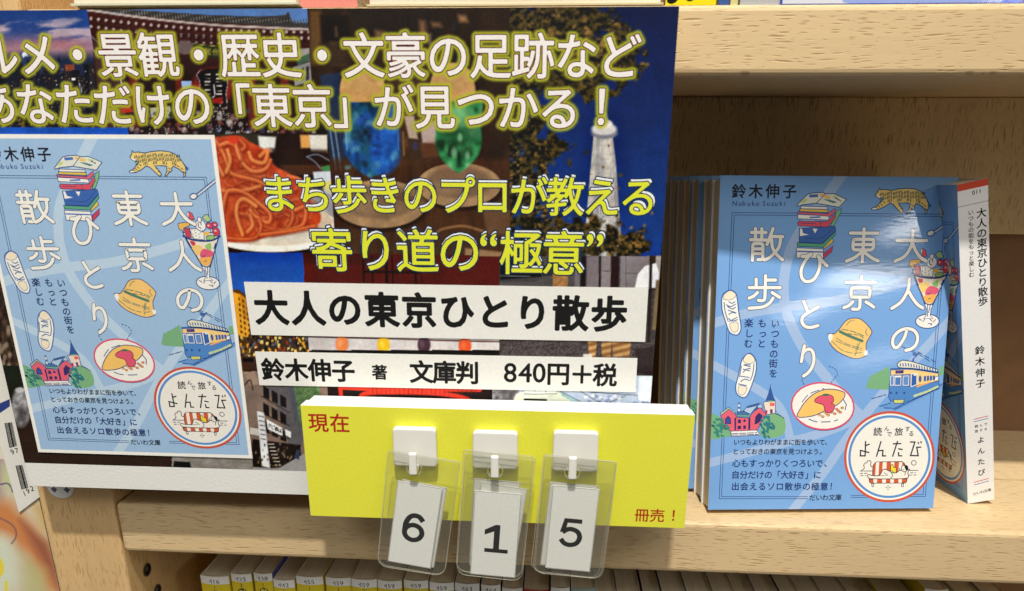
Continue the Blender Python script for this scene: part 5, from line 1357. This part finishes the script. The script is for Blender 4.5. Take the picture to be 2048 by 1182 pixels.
me = bpy.data.meshes.new("photo_print")
vv = np.stack([gx, gy, np.zeros_like(gx)], -1).reshape(-1, 3) * MM
idx = np.arange(rows_ * cols_).reshape(rows_, cols_)
quads = np.stack([idx[1:, :-1], idx[1:, 1:], idx[:-1, 1:], idx[:-1, :-1]], -1).reshape(-1, 4)
me.from_pydata(vv.tolist(), [], quads.tolist())
grain = (RNG.random(gx.shape) - .5)[..., None] * 10
colr = np.ones((rows_ * cols_, 4), np.float32); colr[:, :3] = lin(np.clip(255 * (np.clip(cv.C + grain, 0, 255) / 255) ** 1.04, 0, 245)).reshape(-1, 3)
at = me.color_attributes.new("Col", 'FLOAT_COLOR', 'POINT'); at.data.foreach_set("color", colr.ravel())
me.materials.append(MAT_SIGN)
o = bpy.data.objects.new("photo_print", me); COL.objects.link(o); o.parent = sign; o.matrix_local = SM

# lettering over the photographs
pr.up()
for ch, c in H:
    for bold, col in ((.033, (92, 18, 22)), (.012, (238, 233, 228))):
        pr.char(ch, c, EM, col, bold); pr.up()
    pr.zg -= 2 * pr.STEP
pr.zg += .006
for s, p0, p1, em in (("まち歩きのプロが教える", (558, 388), (1277, 395), 14.6), ("寄り道の“極意”", None, None, 17.4)):
    if p0: cs = heading(s, p0, p1, 0, 0)
    else: cs = [(ch, np.array(sgn(*p))) for ch, p in zip(s, ((664, 500), (751, 501), (835, 502), (919, 503), (977, 480), (1043, 506), (1127, 507), (1190, 481)))]
    mid = np.array(sgn(925, 470))
    for ch, c in cs:
        back = mid + (c - mid) * 1.012 + np.array((0, .85 if p0 else 1.1))
        for cc, bold, col in ((back, .036, (18, 44, 76)), (back, .010, (236, 240, 242)), (c, .036, (18, 48, 76)), (c, .010, (222, 226, 54))):
            pr.char(ch, cc, em, col, bold); pr.up()
        pr.zg -= 4 * pr.STEP
    pr.zg += .006
pr.mb.build("lettering", MAT_SIGN, sign, SM)


# mounted pieces of card
def strip(name, quad, thick, col=(232, 231, 224)):
    Q = [sgn(*p) for p in quad]; z0 = .12
    q = MB(); q.prism([Q[3], Q[2], Q[1], Q[0]], z0, z0 + thick, col); return q, Q, z0 + thick


q, Q, z = strip("title_strip", [(488.4, 563.5), (1296.6, 575.8), (1290, 683.5), (503.2, 669.5)], .22)
p = Print(sgn, q, None, z); p.raw()
p.text("大人の東京ひとり散歩", (543, 615), (1218, 627.5), 14.4, (12, 12, 12), .034)
q.build("title_strip", MAT_PAPER, sign, SM)
q, Q, z = strip("price_strip", [(510.4, 702.8), (1274.6, 716), (1271.2, 784), (519.6, 770)], .22)
p = Print(sgn, q, None, z); p.raw(); K = (12, 12, 12)
p.text("鈴木伸子", (546.5, 738.5), (687, 741), 9.9, K, .032); p.up(); p.char("著", np.array(sgn(759.6, 744)), 6.5, K, .03)
p.text("文庫判", (843, 743.2), (935, 745), 9.9, K, .030); p.up()
for ch, x, y, e in (("8", 1020.6, 745, 11.2), ("4", 1050.4, 745.3, 11.2), ("0", 1078.4, 745.6, 11.2)): p.char(ch, np.array(sgn(x, y)), e, K, .014)
for ch, x, y in (("円", 1116.5, 747), ("＋", 1164, 748), ("税", 1210, 749.5)): p.char(ch, np.array(sgn(x, y)), 9.9, K, .028)
q.build("price_strip", MAT_PAPER, sign, SM)

tr, br, bl = (np.array(sgn(*p)) for p in ((426.4, 270), (508.5, 916.5), (78, 903.5)))
cx1 = (tr[0] + br[0]) / 2; cx0 = bl[0]; cy1 = tr[1]; cy0 = (bl[1] + br[1]) / 2
q = MB(); q.box((cx0, cy0, .12), (cx1, cy1, .42), (240, 238, 230))
bd = 1.5; iw, ih = cx1 - cx0 - 2 * bd, cy1 - cy0 - 2 * bd


def card_map(px, py):
    u, v = CV(px, py); return (cx0 + bd + u / 105 * iw, cy0 + bd + v / 148 * ih)


p = Print(card_map, q, (cx0 + bd, cy0 + bd, cx1 - bd, cy1 - bd), .43); p.scale = iw / 105
p.rect = [(cx0 + bd, cy0 + bd), (cx1 - bd, cy0 + bd), (cx1 - bd, cy1 - bd), (cx0 + bd, cy1 - bd)]
cover_art(p, (156, 188, 220), (184, 207, 226), (240, 237, 228))
q.build("cover_picture", MAT_PAPER, sign, SM)

# ------------------------------------------------------------------ yellow counter board
zt = on_y(607, 789, YF - 1.2)[2]
d = ray(600.5, 810); yb = (CAM_POS + d * ((zt - CAM_POS[2]) / d[2]))[1]       # its front face
bx0 = on_y(600.5, 810, yb)[0]; bx1 = on_y(1391, 824, yb)[0]; bz0 = on_y(1372.7, 1057, yb)[2]
board = empty("counter_board", Matrix.Translation(Vector(((bx0 + bx1) / 2, yb, bz0)) * MM), "thick white foam board with a yellow face and three hooks, mounted on the poster", "sign")
BO = Vector(((bx0 + bx1) / 2, yb, bz0)); BM = frame(Vector((bx0, yb, bz0)) - BO, (1, 0, 0), (0, 0, 1))
BW, BH, BT = bx1 - bx0, zt - bz0, (YF - 1.2) - yb
q = MB(); q.box((0, 0, -BT / 2 + .15), (BW, BH, -.05)); q.box((.9, .3, -BT), (BW - .4, BH - .25, -BT / 2 - .05)); q.build("foam_core", MAT_FOAM, board, BM, .12, 1)


def brd(px, py):
    p = on_y(px, py, yb); return (p[0] - bx0, p[2] - bz0)


pr = Print(brd, MB(), None, .02); pr.raw()
pr.up(); pr.mb.face([(.1, .1, 0), (BW - .1, .1, 0), (BW - .1, BH - .1, 0), (.1, BH - .1, 0)], (228, 226, 66))
pr.text("現在", (636.5, 845), (679.5, 846), 8.3, (176, 40, 22), .016); pr.text("冊売", (1284, 1030), (1314.5, 1031), 6.2, (176, 40, 22), .012); pr.up(); pr.char("！", np.array(brd(1347, 1031)), 6.2, (176, 40, 22), .012)
pr.up()
for x, y, r in ((742, 905, .5), (905, 1010, .35), (1085, 866, .45), (1300, 905, .3), (700, 985, .3), (1250, 985, .4)): pr.ellipse((x, y), r * 3.2, r * 1.6, (204, 200, 60))
pr.mb.build("yellow_face", MAT_PAPER, board, BM)

HK = [((788, 850), (873, 928), 824, 908, 951, 0), ((947, 857), (1032.5, 933), 989, 914, 957, 1), ((1107, 857), (1190, 938), 1146, 916, 960, 2)]
hooks = []
for (xa, ya), (xb, yb2), hx, h0, h1, i in HK:
    a, b = brd(xa, ya), brd(xb, yb2)
    w, h = b[0] - a[0] + .6, a[1] - b[1]
    q = MB(); rr_ = 1.5
    q.prism([(cx_ + rr_ * math.cos(math.radians(t)), cz_ + rr_ * math.sin(math.radians(t))) for cx_, cz_, t0 in ((a[0] + w - rr_ + .25, b[1] + rr_, -90), (a[0] + w - rr_, a[1] - rr_, 0), (a[0] + rr_, a[1] - rr_, 90), (a[0] + rr_ - .25, b[1] + rr_, 180)) for t in range(t0, t0 + 91, 18)], .1, 3.6)
    hk = q.build("adhesive_hook", MAT_WHITE_PLASTIC, board, BM, .8, 4)
    # prong: out of the base and up again
    yp = yb - 9.2
    t, bt = on_y(hx, h0, yp), on_y(hx, h1, yp); px, z1_, z0_ = t[0] - bx0, t[2] - bz0, bt[2] - bz0
    s = MB(); s.box((px - 1.55, z0_, 6.9), (px + 1.55, z1_, 9.2)); s.box((px - 1.5, z0_ + .02, 3.3), (px + 1.5, z0_ + 2.6, 7.2))
    s.build("prong", MAT_WHITE_PLASTIC, hk, None, .6, 3)
    hooks.append((px + bx0, z0_ + bz0 + 2.4))


# ------------------------------------------------------------------ numbered cards in clear sleeves
def rect_of(quad, y):
    P = [np.array((on_y(px, py, y)[0], on_y(px, py, y)[2])) for px, py in quad]
    c = sum(P) / 4; u = (P[1] - P[0] + P[2] - P[3]) / 2; v = (P[0] - P[3] + P[1] - P[2]) / 2
    w, h = np.hypot(*u), np.hypot(*v); ang = math.atan2(u[1], u[0]); ang2 = math.atan2(-v[0], v[1]); return c, w, h, (ang + ang2) / 2


def number_card(label, y, pouch, paper, digit, hook, dc=None, dem=0):
    pc, pw, ph, pa = rect_of(pouch, y); cc, cw, ch_, ca = rect_of(paper, y)
    e = empty("number_card", Matrix.Translation(Vector((hook[0], y, hook[1])) * MM), label, "number card", "number cards hanging from the hooks")
    m = Matrix.Translation(Vector((-hook[0], -y, -hook[1])) * MM) @ frame(Vector((pc[0], y, pc[1])), (math.cos(pa), 0, math.sin(pa)), (-math.sin(pa), 0, math.cos(pa)))
    # sleeve outline with rounded corners and a punched hole round the prong
    def loc(x, z):
        dx, dz = x - pc[0], z - pc[1]; return (dx * math.cos(pa) + dz * math.sin(pa), -dx * math.sin(pa) + dz * math.cos(pa))
    hc = loc(hook[0], hook[1] - .6); r = 2.9
    cr = 4.2; out = []
    for sx, sy, a0, rr in ((1, -1, -90, cr), (1, 1, 0, .8), (-1, 1, 90, .8), (-1, -1, 180, cr)):
        for k in range(5):
            t = math.radians(a0 + 90 * k / 4); out.append((sx * (pw / 2 - rr) + rr * math.cos(t), sy * (ph / 2 - rr) + rr * math.sin(t)))
    n = 40
    O = []
    per = np.array(out + out[:1]); dd = np.r_[0, np.cumsum(np.hypot(*np.diff(per, axis=0).T))]
    q = MB()
    # ring from the hole to a square patch, then the rest of the sheet as strips (one skin)
    hx, hy = hc; pat = 4.6
    ring = [(hx + r * math.cos(2 * math.pi * k / n), hy + r * math.sin(2 * math.pi * k / n)) for k in range(n)]
    sq = []
    for k in range(n):
        a = 2 * math.pi * k / n; s = pat / max(abs(math.cos(a)), abs(math.sin(a))); sq.append((hx + s * math.cos(a), hy + s * math.sin(a)))
    for k in range(n):
        j = (k + 1) % n; q.face([(*ring[k], 0), (*ring[j], 0), (*sq[j], 0), (*sq[k], 0)][::-1])
    for R in ((-999, -999, 999, hy - pat), (-999, hy + pat, 999, 999), (-999, hy - pat, hx - pat, hy + pat), (hx + pat, hy - pat, 999, hy + pat)):
        c = clip_poly(list(out), R)
        if len(c) > 2: q.face([(a, b, 0) for a, b in c])
    q.build("clear_sleeve", MAT_FILM, e, m)
    s = MB(); s.tube([(a, b, 0) for a, b in out], .085, 5, closed=True); s.tube([(a, b, 0) for a, b in ring], .11, 5, closed=True); s.build("sleeve_edge", MAT_FILM_EDGE, e, m, smooth=True)
    mc = Matrix.Translation(Vector((-hook[0], -y, -hook[1])) * MM) @ frame(Vector((cc[0], y + .25, cc[1])), (math.cos(ca), 0, math.sin(ca)), (-math.sin(ca), 0, math.cos(ca)))
    q = MB(); q.box((-cw / 2, -ch_ / 2, -.15), (cw / 2, ch_ / 2, .15), (236, 236, 232))
    p = Print(lambda a, b: (a, b), q, None, .16); p.raw()
    p.up(); p.line_local([(-cw / 2 + .2, -ch_ / 2 + .2), (cw / 2 - .2, -ch_ / 2 + .2), (cw / 2 - .2, ch_ / 2 - .2), (-cw / 2 + .2, ch_ / 2 - .2)], .16, (120, 120, 120), closed=True)
    if digit:
        w = on_y(*dc, y); dx, dz = w[0] - cc[0], w[2] - cc[1]; c = np.array((dx * math.cos(ca) + dz * math.sin(ca), -dx * math.sin(ca) + dz * math.cos(ca)))
        p.up()
        if digit == "1":
            h = dem
            for P in ([(-.06, -.5), (.13, -.5), (.13, .5), (-.02, .5), (-.36, .30), (-.36, .12), (-.06, .26)], [(-.34, -.5), (.42, -.5), (.42, -.36), (-.34, -.36)]): p.poly([(c[0] + a * h, c[1] + b * h) for a, b in P], (8, 8, 8))
        elif digit == "6":
            h = dem; B = lambda P: [(c[0] + a * h, c[1] + b * h) for a, b in P]
            p.line(B([(.27, .27), (.14, .41), (-.02, .44), (-.17, .36), (-.27, .14), (-.285, -.12)]), .17 * h, (8, 8, 8), caps=False)
            p.CYC = 9; p.line(B([(.0, .10), (.20, .02), (.285, -.17), (.20, -.36), (.0, -.44), (-.20, -.36), (-.285, -.17), (-.20, .02)]), .165 * h, (8, 8, 8), closed=True)
        else:
            h = dem; B = lambda P: [(c[0] + a * h, c[1] + b * h) for a, b in P]
            p.poly(B([(-.24, .5), (.32, .5), (.32, .35), (-.13, .35), (-.18, .02), (-.35, .0)]), (8, 8, 8))
            p.line(B([(-.27, .0), (-.10, .12), (.08, .12), (.24, .02), (.29, -.17), (.20, -.36), (.0, -.43), (-.18, -.38), (-.30, -.24)]), .16 * h, (8, 8, 8), caps=False)
    q.build("paper_insert", MAT_PAPER, e, mc)
    return e


def qd(P, dx=0, dy=0, rot=0.0):
    c = np.mean(P, 0); cr, sr = math.cos(rot), math.sin(rot)
    return [(c[0] + (x - c[0]) * cr - (y - c[1]) * sr + dx, c[1] + (x - c[0]) * sr + (y - c[1]) * cr + dy) for x, y in P]


PO = [[(766.6, 899), (908.6, 926), (896, 1160), (764, 1126)], [(923, 907), (1061, 919.5), (1050, 1170), (920, 1142)], [(1085, 910), (1225, 924.6), (1208, 1163), (1070, 1140)]]
PA = [[(791, 960.8), (882.5, 977), (863, 1141), (780, 1120)], [(947, 980.5), (1038.8, 989), (1033.8, 1159), (943, 1145.5)], [(1106, 972), (1198.4, 978.4), (1180.8, 1145.6), (1090, 1134.6)]]
yc = yb - 6.7
for i, (dg, dc) in enumerate((("6", (827.5, 1056)), ("1", (991, 1078)), ("5", (1141.7, 1066)))):
    number_card("clear sleeved card showing a black %s, front of its hook" % dg, yc, PO[i], PA[i], dg, hooks[i], dc, 12.6)
number_card("clear sleeved card half hidden behind the card showing 6", yc + .9, qd(PO[0], 2, -2, .008), qd(PA[0], 8, -2, .015), None, hooks[0])
number_card("second clear sleeved card behind the card showing 1, tilted clockwise", yc + .9, qd(PO[1], 1, -6, .012), qd(PA[1], 5, -14, .075), None, hooks[1])
number_card("rearmost clear sleeved card behind the card showing 1, hanging highest", yc + 1.8, qd(PO[1], -2, -8, -.006), qd(PA[1], -2, -24, 0), None, hooks[1])
number_card("clear sleeved card just behind the card showing 5", yc + .9, qd(PO[2], -3, -2, .016), qd(PA[2], -8, -5, .02), None, hooks[2])
number_card("rearmost clear sleeved card behind the card showing 5", yc + 1.8, qd(PO[2], 2, 1, -.008), qd(PA[2], -3, -7, .0), None, hooks[2])

# ------------------------------------------------------------------ adhesive tab on the post, magazine at the left edge
c = on_y(119, 975, -.2)
tb = empty("adhesive_tab", Matrix.Translation(Vector((c[0], 0, c[2])) * MM), "white rounded adhesive tab with two dark arrows, on the post under the poster", "tab")
q = MB(); ol = [(6.3 * math.cos(t), 5.6 * math.sin(t)) for t in np.linspace(0, 2 * math.pi, 32, endpoint=False)]
q.prism(ol, 0, .5, (232, 232, 230)); p = Print(lambda a, b: (a, b), q, None, .51); p.raw()
for x in (-3.1, 3.1):
    p.line([(x, 2), (x, -2.2)], .7, (96, 98, 106), smooth=False); p.poly([(x - 1.7, -1.0), (x, .1), (x + 1.7, -1.0), (x, -2.9)], (96, 98, 106))
q.build("sticker_face", MAT_PAPER, tb, frame((0, .6, 0), (1, 0, 0), (0, 0, 1)))

YM = 1.8
mz = empty("magazine", Matrix.Translation(Vector((-420, YM, -150)) * MM), "magazine with a soft orange and cream cover and a barcode slip, beside the post", "magazine")


def mg(px, py):
    pt = on_y(px, py, YM); return (pt[0] + 450, pt[2] + 150)


MW = -373.9 + 450
MMx = frame(Vector((-450, YM, -150)) - Vector((-420, YM, -150)), (1, 0, 0), (0, 0, 1))
q = MB(); q.box((.3, .3, -1.4), (MW - .4, 276, -.2), (214, 206, 190)); q.build("page_block", MAT_PAGES, mz, MMx)
nx, ny = 90, 240
GXm, GYm = np.meshgrid(np.linspace(30, MW, nx), np.linspace(170, 55, ny))
dd = np.stack([GXm - 450 - CAM_POS[0], np.full(GXm.shape, YM - CAM_POS[1]), GYm - 150 - CAM_POS[2]], -1) @ R3.T
cm = Canvas(PPX + FPX * dd[..., 0] / dd[..., 2], PPY - FPX * dd[..., 1] / dd[..., 2], (226, 214, 190))
n = fbm(cm.X / 40, cm.Y / 40, 2)
cm.C[:] = np.array((226, 212, 184)) * (1 - .1 * n[..., None])
cm.poly([(-60, 880), (10, 900), (0, 1000), (-60, 1010)], (150, 120, 140), 30, .8); cm.poly([(5, 930), (30, 950), (25, 985), (5, 970)], (196, 206, 150), 20, .9)
cm.poly([(-60, 985), (20, 1005), (60, 1045), (105, 1100), (125, 1190), (90, 1182), (55, 1110), (10, 1070), (-60, 1050)], (206, 132, 78), 30, 1); cm.poly([(40, 1040), (95, 1085), (112, 1130), (118, 1180), (100, 1150), (60, 1080)], (150, 88, 68), 20, .85)
cm.poly([(60, 1000), (90, 1010), (108, 1080), (80, 1060)], (206, 168, 104), 22, .8); cm.poly([(-60, 1050), (20, 1080), (40, 1160), (0, 1200), (-60, 1200)], (214, 222, 200), 34, .9); cm.poly([(45, 1110), (90, 1140), (100, 1200), (50, 1200)], (190, 186, 128), 30, .8)
cm.line([(0, 969), (14, 967), (22, 974), (25, 984)], 3, (84, 66, 120), 1.4, .9); cm.line([(0, 1036), (22, 1048), (32, 1062), (31, 1076), (23, 1087)], 2.6, (110, 84, 104), 1.6, .9)
cm.line([(-2, 1118), (3, 1130), (4, 1142), (-2, 1152)], 8, (232, 214, 60), 1.5); cm.line([(12, 1164), (13, 1190)], 6, (232, 214, 60), 1.5)
me = bpy.data.meshes.new("cover"); idx = np.arange(nx * ny).reshape(ny, nx)
me.from_pydata((np.stack([GXm, GYm, np.zeros_like(GXm)], -1).reshape(-1, 3) * MM).tolist(), [], np.stack([idx[1:, :-1], idx[1:, 1:], idx[:-1, 1:], idx[:-1, :-1]], -1).reshape(-1, 4).tolist())
colr = np.ones((nx * ny, 4), np.float32); colr[:, :3] = lin(np.clip(cm.C, 0, 245)).reshape(-1, 3)
at = me.color_attributes.new("Col", 'FLOAT_COLOR', 'POINT'); at.data.foreach_set("color", colr.ravel()); me.materials.append(MAT_PAPER)
o = bpy.data.objects.new("cover", me); COL.objects.link(o); o.parent = mz; o.matrix_local = MMx
q = MB(); q.box((.2, 170, -.2), (MW, 276, 0), (226, 214, 190)); q.box((.2, .2, -.2), (MW, 55, 0), (206, 170, 120)); q.box((.2, 55, -.2), (30, 170, 0), (216, 196, 150)); q.build("cover_border", MAT_PAPER, mz, MMx)
S_ = [mg(*p) for p in ((40, 1024), (86, 989), (70, 930), (10, 690), (-36, 690), (-8, 850))]
q = MB(); q.prism(S_, .5, .7, (226, 224, 214)); p = Print(mg, q, None, .71); p.raw()
p.poly([(-24, 817), (22, 797), (22, 812), (-14, 836)], (44, 62, 130))
for x0, y0, x1, y1, n in ((12, 845, 22, 895, 9), (34, 930, 46, 978, 8)):
    for k in range(n):
        w = (1.0, .5, .8, .4, 1.2)[k % 5]; dx = k * 1.75
        p.line([(x0 + dx, y0 - dx * .1), (x1 + dx, y1 - dx * .28)], .34 * w + .1, (30, 30, 30), smooth=False, caps=False)
for ch, x, y in (("9", 27, 903), ("7", 36, 900), ("1", 51, 986), ("9", 58, 981), ("2", 66, 976)): p.up(); p.char(ch, np.array(mg(x, y)), 3.6, (40, 40, 40), .01, rot=.15)
q.build("barcode_slip", MAT_PAPER, mz, MMx)
